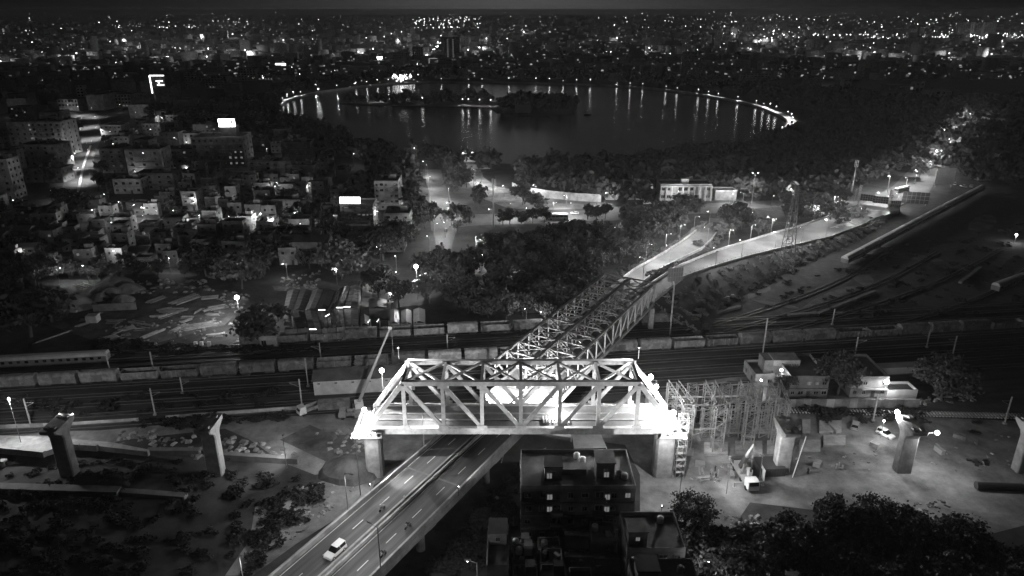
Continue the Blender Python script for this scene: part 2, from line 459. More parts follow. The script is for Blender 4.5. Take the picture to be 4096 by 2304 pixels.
# wall of the plaza
pw = KL('T2',(1285,570),(1440,625),(1700,665),(2000,695),(2300,712))
wt = thing('compound_wall', 'long pale compound wall behind the lit open plaza', 'wall', pw[0])
q = resample(pw, 15)
for a, b in zip(q, q[1:]):
    m1 = MB(); m1.beam(a+Vector((0,0,2.2)), b+Vector((0,0,2.2)), .3, 4.4); part('wall_panel', m1, 'wall_pale', wt)

# --- building-site ground, tracks of bare earth and planted strips
patch('site_ground', [G(*p) for p in [(2560,1560),(3000,1500),(3140,1600),(3500,1660),(4200,1690),(4400,1900),(4300,2050),(3950,2140),(3600,2040),(3250,2040),(3000,2010),(2900,2160),(2700,2130),(2560,2060),(2560,1900),(2500,1780),(2200,1740)]], 'dirt')
patch('haul_road', [G(*p) for p in [(-200,1735),(400,1722),(900,1680),(1240,1640),(1480,1620),(1560,1640),(1500,1740),(1330,1740),(1240,1700),(1120,1760),(1290,1840),(1370,1880),(1260,1900),(1130,1850),(1000,1760),(900,1715),(500,1760),(350,1800),(-200,1800)]], 'dirt')
patch('site_rubble_ground', [G(*p) for p in [(1240,1700),(1330,1740),(1500,1740),(1560,1640),(2050,1600),(2050,1740),(1700,1760),(1650,1850),(1480,1950),(1370,1880),(1290,1840),(1120,1760)]], 'dirt_dark')
patch('alley', [G(*p) for p in [(1770,2260),(1850,2250),(2010,2030),(1990,1980),(1930,2040)]], 'sand', ex=False)
patch('sand_apron', KL('S4',(500,300),(600,180),(745,105),(735,200),(650,245),(560,300)), 'sand', ex=False)
patch('verge', [G(*p) for p in [(1020,2030),(1290,1925),(1500,1925),(1480,1990),(1180,2180),(1010,2304),(900,2304),(1000,2160)]], 'dirt')
patch('yard_lane', KL('T7',(770,570),(1600,555),(1640,590),(1300,610),(780,600)), 'dirt')
patch('scrap_yard', [G(*p) for p in [(170,1120),(420,1120),(900,1160),(1000,1200),(900,1300),(600,1380),(400,1370),(130,1280)]], 'dirt_dark')
patch('shed_yard', KL('T1',(1010,880),(1110,880),(1080,1180),(1230,1160),(1290,900),(1300,1000),(1250,1330),(980,1340),(1000,1000)), 'dirt')
patch('forecourt', KL('T1',(200,990),(590,990),(620,1030),(220,1035)), 'dirt')
patch('park_path', KL('S3',(200,340),(350,350),(520,520),(640,620),(800,650),(500,650),(450,560),(260,460)), 'dirt')
patch('park_path', [G(*p) for p in [(1880,1050),(1960,1060),(2000,1180),(1930,1170)]], 'dirt')
patch('lakeside_yard', [K('T8',*p) for p in [(640,590),(700,560),(820,575),(800,640),(720,665)]], 'dirt')
patch('lakeside_drive', [K('T8',*p) for p in [(20,330),(60,345),(120,410),(80,420),(40,370)]], 'dirt')
patch('pathway', [K('T1',1240,1000),K('T1',1290,1000),K('T1',1260,1330),K('T1',1200,1330)], 'dirt')
# embankment grass
patch('embankment', [G(*p) for p in [(2700,1170),(2900,1110),(3150,1050),(3230,1060),(3000,1200),(2760,1290)]], 'grass', ex=False)
patch('bank_strip', [RW(97,-.4,0), RW(97,.4,0)] + KL('T3',(870,1340),(1300,1180),(1380,1000),(1250,1080),(1000,1200),(700,1350)), 'grass', ex=False)

# ------------------------------------------------------------------ railway yard
YD = Vector((math.cos(RAD(7.4)), math.sin(RAD(7.4)), 0)); YN = Vector((-YD.y, YD.x, 0)); Y0 = Vector((-144,179,0))
def YP(s, t, z=0.0): p = Y0 + YD*s + YN*t; return Vector((p.x,p.y,z))
bm = MB(); bm.poly([YP(-160,-30,.03),YP(170,-30,.03),YP(330,-46,.03),YP(520,-50,.03),YP(520,24,.03),YP(-160,24,.03)])
struct('railway_yard', bm, 'yard_ballast'); excl([YP(-160,-30),YP(170,-30),YP(330,-46),YP(520,-50),YP(520,24),YP(-160,24)])
yy = [G(*p) for p in [(2720,1330),(3080,1130),(3300,1000),(3600,850),(3850,760),(4150,740),(4300,900),(4300,1330)]]
patch('railway_yard', yy, 'ballast')
def track(name, f, s0, s1, ns=None, gauge=1.676):
    root = link(name, None); root['kind'] = 'structure'
    bed = MB(); k = 30; a = [f(s0+(s1-s0)*i/k) for i in range(k+1)]
    rl = MB(); rr = MB()
    for p, q in zip(a, a[1:]):
        d = (q-p).normalized(); nn = Vector((-d.y,d.x,0))
        for r, m in ((gauge/2, rl), (-gauge/2, rr)):
            m.beam(p+nn*r+Vector((0,0,.42)), q+nn*r+Vector((0,0,.42)), .15, .18)
        L, R = p+nn*1.5, p-nn*1.5; L2, R2 = q+nn*1.5, q-nn*1.5; h = Vector((0,0,.24))
        bed._add([L+h,R+h,R2+h,L2+h,L+nn*.8,R-nn*.8,R2-nn*.8,L2+nn*.8],[(3,2,1,0),(0,1,5,4),(3,7,6,2),(0,4,7,3)])
    part('ballast_bed', bed, 'ballast', root); part('rail', rl, 'rail', root); part('rail', rr, 'rail', root)
    if ns:
        sm = MB().bx(-.17,.17,-1.35,1.35,0,.26).mesh('sleeper','sleeper')
        for i in range(ns):
            p = f(s0+(s1-s0)*(i+.5)/ns); q = f(s0+(s1-s0)*(i+.6)/ns); d = q-p
            link('sleeper', sm, root, p+Vector((0,0,.2)), math.atan2(d.y,d.x))
    return root
for t in (-24,-18.5,-13,-7.5,-2,3.5,9,14.5,20):
    track('railway_track', lambda s, t=t: YP(s,t), -150, 500)
# track beside the site with its concrete sleepers in plain view
f0, f1 = K('S5',500,520), K('S6',1749,600); fd = (f1-f0)
track('railway_track', lambda s: f0 + fd*s, -.18, 1.25, 135)
for k, (a, b) in enumerate([((2750,1330),(3560,1010)),((2900,1330),(3750,1010)),((3050,1350),(4000,1000)),((3420,1340),(4110,1075))]):
    a = G(*a); b = G(*b); track('railway_track', lambda s, a=a, b=b: a.lerp(b, s) + Vector((b-a).normalized().yxz*Vector((1,-1,0)))*6*math.sin(math.pi*s), 0, 1)
RY = random.Random(17)
for k in range(26):
    c_ = G(RY.uniform(2850,4150), RY.uniform(880,1300)); rr_ = RY.uniform(3,11); a0 = RY.uniform(0,3)
    pts = [c_+Vector((math.cos(a0)*math.cos(t_)*rr_*2.4-math.sin(a0)*math.sin(t_)*rr_*.6, math.sin(a0)*math.cos(t_)*rr_*2.4+math.cos(a0)*math.sin(t_)*rr_*.6,0))*1.0 for t_ in [i*math.pi/5+RY.uniform(-.15,.15) for i in range(10)]]
    patch('bare_ground', pts, RY.choice(['dirt_dark','grass','grass']), ex=False)
for x0,y0,x1,y1,l in ((3150,1268,3265,1258,'low pale platform edge in the dark yard'),(2860,1258,2960,1232,'pale slanting strip at the neck of the dark yard'),(3270,1262,3500,1170,'long dim platform curving through the dark yard'),(3840,1135,3920,1075,'dim strip far right in the dark yard')):
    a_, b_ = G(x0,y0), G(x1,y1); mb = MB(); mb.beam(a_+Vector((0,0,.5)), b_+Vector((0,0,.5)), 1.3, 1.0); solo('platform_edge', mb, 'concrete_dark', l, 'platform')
# low white boundary wall on the left of the yard
q = resample([G(-150,1722), G(300,1705), G(560,1688), G(800,1668), G(1190,1640)], 26)
wt = thing('boundary_wall', 'low white railway boundary wall beside the haul road', 'wall', q[0])
for i, (a, b) in enumerate(zip(q, q[1:])):
    if i in (13, 14): continue
    m1 = MB(); m1.beam(a+Vector((0,0,.6)), b+Vector((0,0,.6)), .35, 1.2); part('wall_panel', m1, 'wall_pale', wt)
# compound wall before the station building
q = resample([K('S5',1120,500), K('S5',1749,500), K('S6',690,500)], 18)
wt = thing('compound_wall', 'weathered grey compound wall in front of the two station buildings', 'wall', q[0])
for a, b in zip(q, q[1:]):
    m1 = MB(); m1.beam(a+Vector((0,0,1.3)), b+Vector((0,0,1.3)), .35, 2.6); part('wall_panel', m1, 'wall_grey', wt)
# ------------------------------------------------------------------ road viaduct in the foreground
vd = thing('road_viaduct', 'four lane concrete road viaduct with white lane dashes running under the metro span', 'viaduct', RW(0,0,0))
def rbox(mb, s0, s1, t0, t1, z0, z1):
    p = [RW(s0,t0,z0),RW(s0,t1,z0),RW(s1,t1,z0),RW(s1,t0,z0)]
    vs = p + [Vector((q.x,q.y,z1)) for q in p]
    return mb._add(vs, [(3,2,1,0)[::-1],(4,5,6,7)[::-1],(0,4,5,1),(1,5,6,2),(2,6,7,3),(3,7,4,0)])
SA, SB = -120, 21.5
for t0, t1, nm in ((-7.6,-.3,'left'),(.3,7.6,'right')):
    mb = MB(); rbox(mb, SA, SB, t0, t1, 7.6, 9.0); part('deck', mb, 'asphalt', vd)
    for a, b in ((t0-.02,t0+.38),(t1-.38,t1+.02)):
        mb = MB(); rbox(mb, SA, SB, a, b, 8.8, 9.95 if abs(a)>3 else 9.7); part('crash_barrier', mb, 'concrete', vd)
    mb = MB(); rbox(mb, SA, SB, t0-.06 if t0 < 0 else t1-.2, t0+.2 if t0 < 0 else t1+.06, 7.3, 8.75); part('edge_beam', mb, 'concrete', vd)
    c = (t0+t1)/2
    for e in (t0+.75, t1-.75):
        mb = MB(); rbox(mb, SA, SB, e-.06, e+.06, 9.001, 9.006); part('edge_line', mb, 'paint', vd)
    s = SA
    while s < SB-3:
        mb = MB(); rbox(mb, s, s+3, c-.07, c+.07, 9.001, 9.007); part('lane_dash', mb, 'paint', vd); s += 8
for s in (-105,-80,-55,-30,-5,20):
    for t in (-4,4):
        mb = MB(); mb.tube(RW(s,t,0), RW(s,t,6.6), .9, .9, 12); mb.box(RW(s,t,7.1),(2.2,6.5,1.0), math.atan2(U.y,U.x)); part('column', mb, 'concrete', vd)
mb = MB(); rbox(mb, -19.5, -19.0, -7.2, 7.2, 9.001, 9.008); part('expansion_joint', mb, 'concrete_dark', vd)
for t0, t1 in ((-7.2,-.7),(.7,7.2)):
    mb = MB(); rbox(mb, 3.5, 21.4, t0, t1, 9.0, 9.012); part('lit_deck_overlay', mb, 'concrete', vd)  # pale sheet over the asphalt: floodlight glow put into the deck colour
excl([RW(-120,-9,0),RW(-120,9,0),RW(100,11,0),RW(100,-11,0)])
# service lane and drain wall left of the viaduct
mb = MB(); rbox(mb, -120, -22, -16.6, -13.4, 0, .5); struct('service_path', mb, 'concrete')

# ------------------------------------------------------------------ skew truss bridge carrying the road over the railway
tb = thing('truss_bridge', 'long skewed steel through truss road bridge over the railway yard, unlit', 'bridge', RW(58,0,0))
T0, T1, NP = 21.5, 95.4, 12; HT = 7.0; ZB = 8.4
dp = (T1-T0)/NP
mb = MB(); rbox(mb, T0, T1, -8.6, 8.6, 7.9, 9.0); part('deck', mb, 'asphalt', tb)
for t in (-.35, .35, -8.2, 8.2):
    mb = MB(); rbox(mb, T0, T1, t-.15, t+.15, 9.0, 9.7); part('crash_barrier', mb, 'concrete', tb)
for t in (-4.3, 4.3):
    for k in range(10):
        mb = MB(); rbox(mb, T0+k*7.4, T0+k*7.4+3, t-.07, t+.07, 9.001, 9.007); part('lane_dash', mb, 'paint', tb)
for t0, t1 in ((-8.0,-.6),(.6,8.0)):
    mb = MB(); rbox(mb, T0+.05, T0+16, t0, t1, 9.0, 9.012); part('lit_deck_overlay', mb, 'concrete', tb)  # same pale sheet on the bridge, painting its floodlit end brighter
Z1 = ZB + HT + .6
for t in (-8.9, 0, 8.9):
    m1 = MB(); m1.beam(RW(T0,t,ZB), RW(T1,t,ZB), .6, .9); part('bottom_chord', m1, 'steel_dark', tb)
    m1 = MB(); m1.beam(RW(T0,t,Z1), RW(T1,t,Z1), .6 if t else .9, .7); part('top_chord', m1, 'steel_dark', tb)
    for k in range(NP+1):
        m1 = MB(); m1.beam(RW(T0+k*dp,t,ZB+.45), RW(T0+k*dp,t,Z1-.35), .34, .34); part('vertical', m1, 'steel_dark', tb)
        if k < NP:
            a, b = (k, k+1) if k < NP/2 else (k+1, k)
            m1 = MB(); m1.beam(RW(T0+a*dp,t,Z1-.35), RW(T0+b*dp,t,ZB+.45), .3, .34); part('diagonal', m1, 'steel_dark', tb)
for sg in (-1, 1):
    lo, hi = sorted((sg*.5, sg*8.6)); mid = (lo+hi)/2
    for k in range(NP+1):
        s = T0+k*dp
        m1 = MB(); m1.beam(RW(s,lo,Z1), RW(s,hi,Z1), .34, .4); part('cross_beam', m1, 'steel_dark', tb)
        for t, e in ((lo+.1,1),(hi-.1,-1)):
            m1 = MB(); m1.beam(RW(s,t,Z1-1.9), RW(s,t+e*2.0,Z1-.3), .13, .13); part('knee_brace', m1, 'steel_dark', tb)
        if k < NP:
            for a, b, dz in ((lo, hi, .03), (hi, lo, -.05)):
                m1 = MB(); m1.beam(RW(s,a,Z1+dz), RW(s+dp,b,Z1+dz), .32, .26); part('top_bracing', m1, 'steel_dark', tb)
for s in (T0+1, T1-1):
    for t in (-8.6, 0, 8.6):
        m1 = MB(); m1.beam(RW(s,t,0), RW(s,t,7.5), 1.6, 2.2); part('bearing_pier', m1, 'concrete', tb)
for s in (T0-.9, T1+.5):
    m1 = MB(); m1.beam(RW(s,-8,6.8), RW(s,8,6.8), 1.2, 1.6); part('pier_cap', m1, 'concrete', tb)

# ------------------------------------------------------------------ metro span: floodlit steel truss over the road
XL, XR, YF, YB, ZBT, ZTP, NPAN = -31.5, 35.3, 135.0, 144.8, 14.6, 26.2, 8
dx = (XR-XL)/NPAN; xp = [XL+dx*i for i in range(NPAN+1)]
ms = thing('metro_truss_span', 'floodlit white steel truss span of the metro line crossing above the road', 'bridge', (2.1,139.5,ZBT))
MS = 'steel_grey'
mb = MB(); mb.bx(XL+.6, XR-.6, YF+.6, YB-.6, ZBT+.1, ZBT+.55); part('deck_slab', mb, 'deck_concrete', ms)
for y in (YF, YB):
    e = 1 if y == YF else -1
    m1 = MB(); m1.beam((XL-.4,y,ZBT), (XR+.4,y,ZBT), .9, 1.5); part('bottom_chord', m1, MS, ms)
    m1 = MB(); m1.beam((xp[1]-.3,y,ZTP), (xp[7]+.3,y,ZTP), .95, 1.0); part('top_chord', m1, MS, ms)
    for a, b, sx in ((0,1,1),(8,7,-1)):
        m1 = MB(); m1.beam((xp[a],y,ZBT+.3), (xp[b],y,ZTP), .95, 1.0); part('end_post', m1, MS, ms)
    for i in range(1, 8):
        m1 = MB(); m1.beam((xp[i],y,ZBT+.6), (xp[i],y,ZTP-.4), .6, .8, (1,0,0)); part('vertical', m1, MS, ms)
        gm_ = MB(); gm_.box((xp[i], y-e*.43, ZBT+.65), (2.2,.06,1.5)); part('gusset', gm_, MS, ms)
        gm_ = MB(); gm_.box((xp[i], y-e*.43, ZTP-.55), (2.0,.06,1.2)); part('gusset', gm_, MS, ms)
    for i in range(1, 7):
        a, b = (i, i+1) if i < 4 else (i+1, i)
        m1 = MB(); m1.beam((xp[a],y,ZTP-.4), (xp[b],y,ZBT+.6), .55, .8); part('diagonal', m1, MS, ms)
for i in range(1, 8):
    m1 = MB(); m1.beam((xp[i],YF+.4,ZTP), (xp[i],YB-.4,ZTP), .6, .6); part('cross_beam', m1, MS, ms)
    for y, e in ((YF+.3,1),(YB-.3,-1)):
        m1 = MB(); m1.beam((xp[i],y,ZTP-2.4),(xp[i],y+e*2.4,ZTP-.3),.25,.25); part('knee_brace', m1, MS, ms)
    if i < 7:
        for a, b, dz in ((0,1,.04),(1,0,-.1)):
            m1 = MB(); m1.beam((xp[i+a]+(.3 if not a else -.3),YF+.4,ZTP+dz), (xp[i+b]+(-.3 if b else .3),YB-.4,ZTP+dz), .55, .4); part('top_bracing', m1, MS, ms)
for i in range(NPAN+1):
    m1 = MB(); m1.beam((xp[i],YF+.4,ZBT-.2), (xp[i],YB-.4,ZBT-.2), .45, .8); part('floor_beam', m1, MS, ms)
# portal bracing
for i in (1, 7):
    m1 = MB(); m1.beam((xp[i],YF+.4,ZTP-1.6), (xp[i],YB-.4,ZTP-1.6), .4, .4); part('portal_strut', m1, MS, ms)
# rails and plinths on the deck
for y in (138.2,140.8):
    m1 = MB(); m1.beam((XL+2,y,ZBT+.66), (XR-2,y,ZBT+.66), .35, .22); part('track_plinth', m1, 'concrete', ms)
# temporary materials on the deck
m1 = MB()
for i in range(9): m1.box((7+i*.7+random.uniform(-.1,.1),138.0+random.uniform(-.1,.1),ZBT+.8),(.25,3.0,.3),random.uniform(-.1,.1))
solo('steel_bundle', m1, 'steel_dark', 'dark bundle of steel lying on the metro span deck', 'steel bundle')

# piers of the metro line
def metro_pier(x, y, ztop, label, wide=3.4, cap=True, deep=2.6, rot=0.0):
    t = thing('metro_pier', label, 'pier', (x,y,0), group='concrete piers of the metro line')
    def rr(w, d, z, c=.25):
        return [(x-w/2+c,y-d/2,z),(x+w/2-c,y-d/2,z),(x+w/2,y-d/2+c,z),(x+w/2,y+d/2-c,z),(x+w/2-c,y+d/2,z),(x-w/2+c,y+d/2,z),(x-w/2,y+d/2-c,z),(x-w/2,y-d/2+c,z)]
    mb = MB()
    if cap:
        mb.loft([rr(wide,deep,-.2), rr(wide,deep,ztop-3.2), rr(wide,deep+.8,ztop-2.2)])
        part('shaft', mb, 'concrete', t)
        mb = MB(); mb.loft([rr(wide+.02,deep+.85,ztop-2.25), rr(wide+.3,7.4,ztop-.9), rr(wide+.3,7.8,ztop)]); part('pier_cap', mb, 'concrete', t)
        for sx in (-.8,.8):
            for sy in (-2.4,2.4):
                mb = MB(); mb.box((x+sx,y+sy,ztop+.17),(.8,.9,.4)); part('bearing_plinth', mb, 'concrete', t)
    else:
        mb.loft([rr(wide,deep,-.2,.5), rr(wide,deep,ztop-1.6,.5)]); part('shaft', mb, 'concrete', t)
        mb = MB(); mb.loft([rr(wide+.02,deep+.02,ztop-1.65,.4), rr(wide+1.2,9.2,ztop-.7,.4), rr(wide+1.2,10.4,ztop,.4)]); part('pier_cap', mb, 'concrete', t)
    return t
metro_pier(-31.4,139.6,ZBT-.9,'rounded concrete pier under the left end of the floodlit truss',3.7,False,3.4)
metro_pier(34.5,139.6,ZBT-.9,'banded concrete pier under the right end of the floodlit truss',4.2,False,3.6)
g = K('S5',1090,1195); metro_pier(g.x,140.8,12.3,'bare metro pier beside the mobile crane, pale left face')
g = K('S6',570,1185); metro_pier(g.x,140.8,12.6,'bare metro pier carrying two floodlights, right of the crane')
g = K('S6',1770,1180); metro_pier(g.x,140.8,12.4,'metro pier cut off by the right edge of the picture')
g = K('S7',640,1015); metro_pier(g.x,139.6,13.6,'dark flared metro pier farthest left, two small lamps on top')
g = K('S7',2280,970); metro_pier(g.x,139.8,13.6,'dark metro pier left of the haul road with pale right side')
# bearings and work platforms on the two truss piers
for x, lab in ((-31.4,'work platform with guard rails on the left truss pier'),(34.5,'work platform with guard rails on the right truss pier')):
    t = thing('work_platform', lab, 'platform', (x,139.5,13.7))
    mb = MB(); mb.bx(x-3.2,x+3.2,133.4,134.6,13.5,13.7); part('platform_deck', mb, 'steel_grey', t)
    mb = MB(); mb.bx(x-3.4,x-2.6,133.4,145.5,13.5,13.7); part('platform_deck', mb, 'steel_grey', t)
    for k in range(8):
        mb = MB(); mb.bx(x-3.2+k*.9,x-3.12+k*.9,133.4,133.48,13.7,14.9); part('rail_post', mb, 'steel_grey', t)
    mb = MB(); mb.bx(x-3.2,x+3.2,133.4,133.46,14.8,14.88); part('hand_rail', mb, 'steel_grey', t)
    for k in (-1,1):
        mb = MB(); mb.bx(x+k*1.5-.6,x+k*1.5+.6,133.8,135.6,13.75,14.9 if k>0 else 14.3); part('jack_stand', mb, 'steel_grey', t)
# scaffold stair up the right pier
def lattice(mb, x0, x1, y0, y1, z0, z1, n, leg=.14, br=.07):
    c = [(x0,y0),(x1,y0),(x1,y1),(x0,y1)]
    for x, y in c: mb.beam((x,y,z0),(x,y,z1),leg,leg)
    for k in range(n):
        a = z0+(z1-z0)*k/n; b = z0+(z1-z0)*(k+1)/n
        for i in range(4):
            p, q = c[i], c[(i+1)%4]
            mb.beam((p[0],p[1],b),(q[0],q[1],b),br,br)
            if k % 2: p, q = q, p
            mb.beam((p[0],p[1],a),(q[0],q[1],b),br,br)
t = thing('stair_tower', 'narrow scaffold stair tower against the right truss pier', 'scaffold', (38.2,138.6,0))
mb = MB(); lattice(mb,37.2,39.2,137.6,139.6,0,16,9,.09,.06); part('frame', mb, 'steel_grey', t)
for k in range(8):
    mb = MB(); mb.bx(37.3,39.1,137.7,138.5,1.7*k+1.5,1.7*k+1.56); part('landing', mb, 'steel_grey', t)
# ------------------------------------------------------------------ shared builders: lamps, windows, buildings
def win_mesh(name, pane):
    mb = MB(); f = .09
    mb.slot(0); mb.bx(-.5,.5,-.12,0,-.5,-.5+f); mb.bx(-.5,.5,-.12,0,.5-f,.5); mb.bx(-.5,-.5+f,-.12,0,-.5+f,.5-f); mb.bx(.5-f,.5,-.12,0,-.5+f,.5-f)
    mb.bx(-.03,.03,-.10,0,-.5+f,.5-f)
    mb.slot(1); mb.poly([(-.5+f,-.03,-.5+f),(.5-f,-.03,-.5+f),(.5-f,-.03,.5-f),(-.5+f,-.03,.5-f)])
    return mb.mesh(name, ['wall_grey', pane])
WIN, WINL = win_mesh('window','glass'), win_mesh('window_lit','window_lit')
DOORM = MB().bx(-.5,.5,-.08,0,0,2.1).mesh('door','paint_dark')
CUBE = {}
def unit(m):
    if m not in CUBE: CUBE[m] = MB().bx(-.5,.5,-.5,.5,0,1).mesh('block_'+m, m)
    return CUBE[m]
TANK = (MB().tube((0,0,0),(0,0,1.1),.65,.65,10).tube((0,0,1.1),(0,0,1.35),.65,.25,10)).mesh('water_tank','paint_dark')
TANKW = (MB().tube((0,0,0),(0,0,1.1),.65,.65,10).tube((0,0,1.1),(0,0,1.35),.65,.25,10)).mesh('water_tank','paint_white')
def bldg(label, A, rz, w, d, h, floors=2, cols=3, wall='wall_grey', name='house', cat='house', lit=(), tank=1, head=False, group=None, wins=True, roof='flat', rng=random, ledge=True, ww=1.3, wh=1.25, side=2):
    t = thing(name, label, cat, (A[0],A[1],0), rz, group) if rz else thing(name, label, cat, (A[0],A[1],0), 0.0001, group)
    ca_, sa_ = math.cos(rz), math.sin(rz); excl([(A[0]+x_*ca_-y_*sa_, A[1]+x_*sa_+y_*ca_) for x_, y_ in ((-1,-1.5),(w+1,-1.5),(w+1,d+1),(-1,d+1))])
    link('wall', unit(wall), t, (w/2,d/2,-.1), 0, (w,d,h+.1))
    if roof == 'flat':
        link('roof', unit('roof_flat'), t, (w/2,d/2,h), 0, (w-.5,d-.5,.06))
        for (x,y,sx,sy) in ((w/2,.12,w,.24),(w/2,d-.12,w,.24),(.12,d/2,.24,d-.48),(w-.12,d/2,.24,d-.48)):
            link('parapet', unit(wall), t, (x,y,h), 0, (sx,sy,.85))
    elif roof == 'gable':
        mb = MB(); r = w/2; e = .4; hh = min(2.2, d*.22)
        mb._add([(-e,-e,h),(w+e,-e,h),(w+e,d/2,h+hh),(-e,d/2,h+hh)],[(0,1,2,3)]); mb._add([(-e,d/2,h+hh),(w+e,d/2,h+hh),(w+e,d+e,h),(-e,d+e,h)],[(0,1,2,3)])
        mb._add([(0,0,h),(0,d/2,h+hh-.1),(0,d,h)],[(0,1,2)]); mb._add([(w,0,h),(w,d,h),(w,d/2,h+hh-.1)],[(0,1,2)])
        lpart('roof', mb, rng.choice(['roof_metal','roof_metal_dark','roof_flat']), t)
    fh = h/floors
    if wins:
        for f in range(floors):
            z = fh*f + fh*.55
            for c in range(cols):
                x = w*(c+.5)/cols
                if f == 0 and c == cols//2 and floors > 1:
                    link('door', DOORM, t, (x,0,0)); continue
                if (f,c) not in lit and rng.random() < .12: continue
                if floors > 2 and (c*7+int(w*3)) % 3 == 0 and f:
                    link('balcony', unit(wall), t, (x,-.55,z-fh*.42), 0, (min(2.4,w/cols*.9),1.1,.9)); link('window', WINL if (f,c) in lit else WIN, t, (x,0,z), 0, (min(1.8,w/cols*.75),1,fh*.6)); continue
                link('window', WINL if (f,c) in lit else WIN, t, (x+rng.uniform(-.15,.15),0,z), 0, (min(ww,w/cols*.7)*rng.uniform(.7,1.1),1,min(wh,fh*.5)*rng.uniform(.8,1.1)))
            for c in range(side):
                y = d*(c+.5)/max(1,side)
                sx, r_ = (w, math.pi/2) if A[0] < 0 else (0, -math.pi/2)
                link('window', WIN, t, (sx,y,z), r_, (min(ww,1.2),1,min(wh,fh*.5)))
        if ledge:
            for f in range(1, floors): link('ledge', unit(wall), t, (w/2,-.2,fh*f), 0, (w,.5,.15))
    if roof == 'flat':
        if head: link('stair_head', unit(wall), t, (w*.7,d*.65,h), 0, (min(3.2,w*.4),min(3.2,d*.4),2.4))
        for k in range(tank):
            link('water_tank', TANK if rng.random()<.5 else TANKW, t, (w*(.2+.25*k+.1*rng.random()),d*(.6+.2*rng.random()),h))
    return t

def street_lamp_proto(name, h, arm, watts, m='steel_pole', double=False, point=False, br=.2, cone=160):
    t = thing(name, 'street lamp', 'street lamp', (0,0,0))
    mb = MB(); mb.tube((0,0,0),(0,0,h),.11,.06,6); lpart('pole', mb, m, t)
    for e in ((1,-1) if double else (1,)):
        mb = MB(); mb.tube((0,0,h-.1),(e*arm,0,h+.25),.05,.04,6); lpart('arm', mb, m, t)
        mb = MB(); mb.box((e*(arm+.3),0,h+.3),(.8,.28,.12)); hd = lpart('lamp_head', mb, m, t)
        mb = MB(); mb.ball((e*(arm+.3),0,h+.2),br,8,5,.6); lpart('bulb', mb, 'bulb', hd)
        light(t, (e*(arm+.3),0,h-.25 if point else h-.05), watts, .15, 'POINT' if point else 'SPOT', cone)
    return t
LAMP_ROAD = street_lamp_proto('street_lamp', 8.0, 1.6, 8000, br=.11, point=True)
LAMP_AVE = street_lamp_proto('street_lamp', 8.0, 1.6, 9500, br=.11, cone=140)
LAMP_TOWN = street_lamp_proto('street_lamp', 7.0, 1.0, 1400, point=True)
LAMP_DIM = street_lamp_proto('street_lamp', 6.0, .8, 800, point=True, br=.14)
LAMP_FAR = street_lamp_proto('street_lamp', 9.0, 1.0, 15000, point=True)
LAMP_HIGH = street_lamp_proto('light_mast', 14.0, .9, 6000, double=True)
LAMP_VIA = street_lamp_proto('street_lamp', 8.5, 1.5, 4200, br=.06, cone=150)
PROTO = [LAMP_VIA, LAMP_AVE, LAMP_DIM, LAMP_FAR, LAMP_ROAD, LAMP_TOWN, LAMP_HIGH]
def lamp(proto, p, rz, label, group, s=1.0):
    return copy_tree(proto, loc=p, rz=rz, scale=s, label=label, group=group)
def flood(p, aim, watts, label, size=.5, cone=None, group=None, mast=None, bulb=.34):
    p = Vector(p); t = thing('floodlight', label, 'floodlight', p, group=group)
    d = (Vector(aim)-p).normalized()
    mb = MB(); mb.beam(p-d*.35, p-d*.05, size, size*.8); part('housing', mb, 'paint_dark', t)
    mb = MB(); mb.ball(p+d*.05, bulb, 10, 6); part('bulb', mb, 'bulb', t)
    if mast is not None:
        mb = MB(); mb.tube((p.x,p.y,mast),(p.x,p.y,p.z-.3),.09,.07,6); part('mast', mb, 'steel_pole', t)
    if cone: light(t, d*(bulb+.3), watts, .25, 'SPOT', cone, aim=d*10)
    else: light(t, d*(bulb+.35), watts, .25)
    return t
# ------------------------------------------------------------------ floodlights on and around the metro span
FG = 'floodlights on the metro span'
flood((-32.4,137.5,18.2),(-12,141,16),2200,'second floodlight beside the glaring one on the left',group=FG,mast=14.2,bulb=.5)
flood((-31.6,136.3,17.4),(-14,141,30),26000,'glaring floodlight low at the left end of the truss',group=FG,mast=14.2,bulb=.6,cone=80)
flood((-25.6,146.2,29.0),(6,139,24),12000,'added floodlight on a thin pole above the left end of the top chord',group=FG,mast=26.3,bulb=.08,cone=110)  # unseen source, added to brighten the top bracing
flood((28.6,146.2,29.0),(-4,139,24),12000,'added floodlight on a thin pole above the right end of the top chord',group=FG,mast=26.3,bulb=.08,cone=110)  # lamp added on the pole to brighten the top bracing
flood((-33.4,131.6,15.2),(-31,140,3),8500,'floodlight on the front of the left pier head',group=FG,mast=0,bulb=.4)
flood((-29.6,145.6,23.6),(5,140,17),17000,'round floodlight on a mast behind the left end of the truss',group=FG,mast=14.2,bulb=.55)
flood((35.4,137.2,17.6),(0,140,20),19000,'glaring floodlight low at the right end of the truss',group=FG,mast=14.2,bulb=.6)
flood((36.9,131.4,15.2),(34,140,3),9000,'floodlight on the front of the right pier head',group=FG,mast=0,bulb=.4)
flood((31.4,144.4,22.6),(0,139,18),19000,'floodlight halfway up the far end post on the right',group=FG,mast=14.2,bulb=.6)
flood((32.6,143.6,20.6),(50,150,0),9000,'second floodlight on the far right end post, below the upper one',group=FG,mast=14.2,bulb=.5)
flood((9.9,140.2,17.6),(13,139.6,15),7000,'small round lamp standing on the deck of the truss',group=FG,mast=15.1,bulb=.34)
flood((-3.0,150.5,14.0),(3,167,8),60000,'floodlight below the truss shining onto the road bridge portal',group=FG,mast=9.2,bulb=.25,cone=120)
flood((9.5,150.5,14.0),(14,168,8),30000,'added second floodlight below the truss shining onto the road bridge',group=FG,mast=9.2,bulb=.25,cone=120)  # put in to strengthen the light on the bridge deck
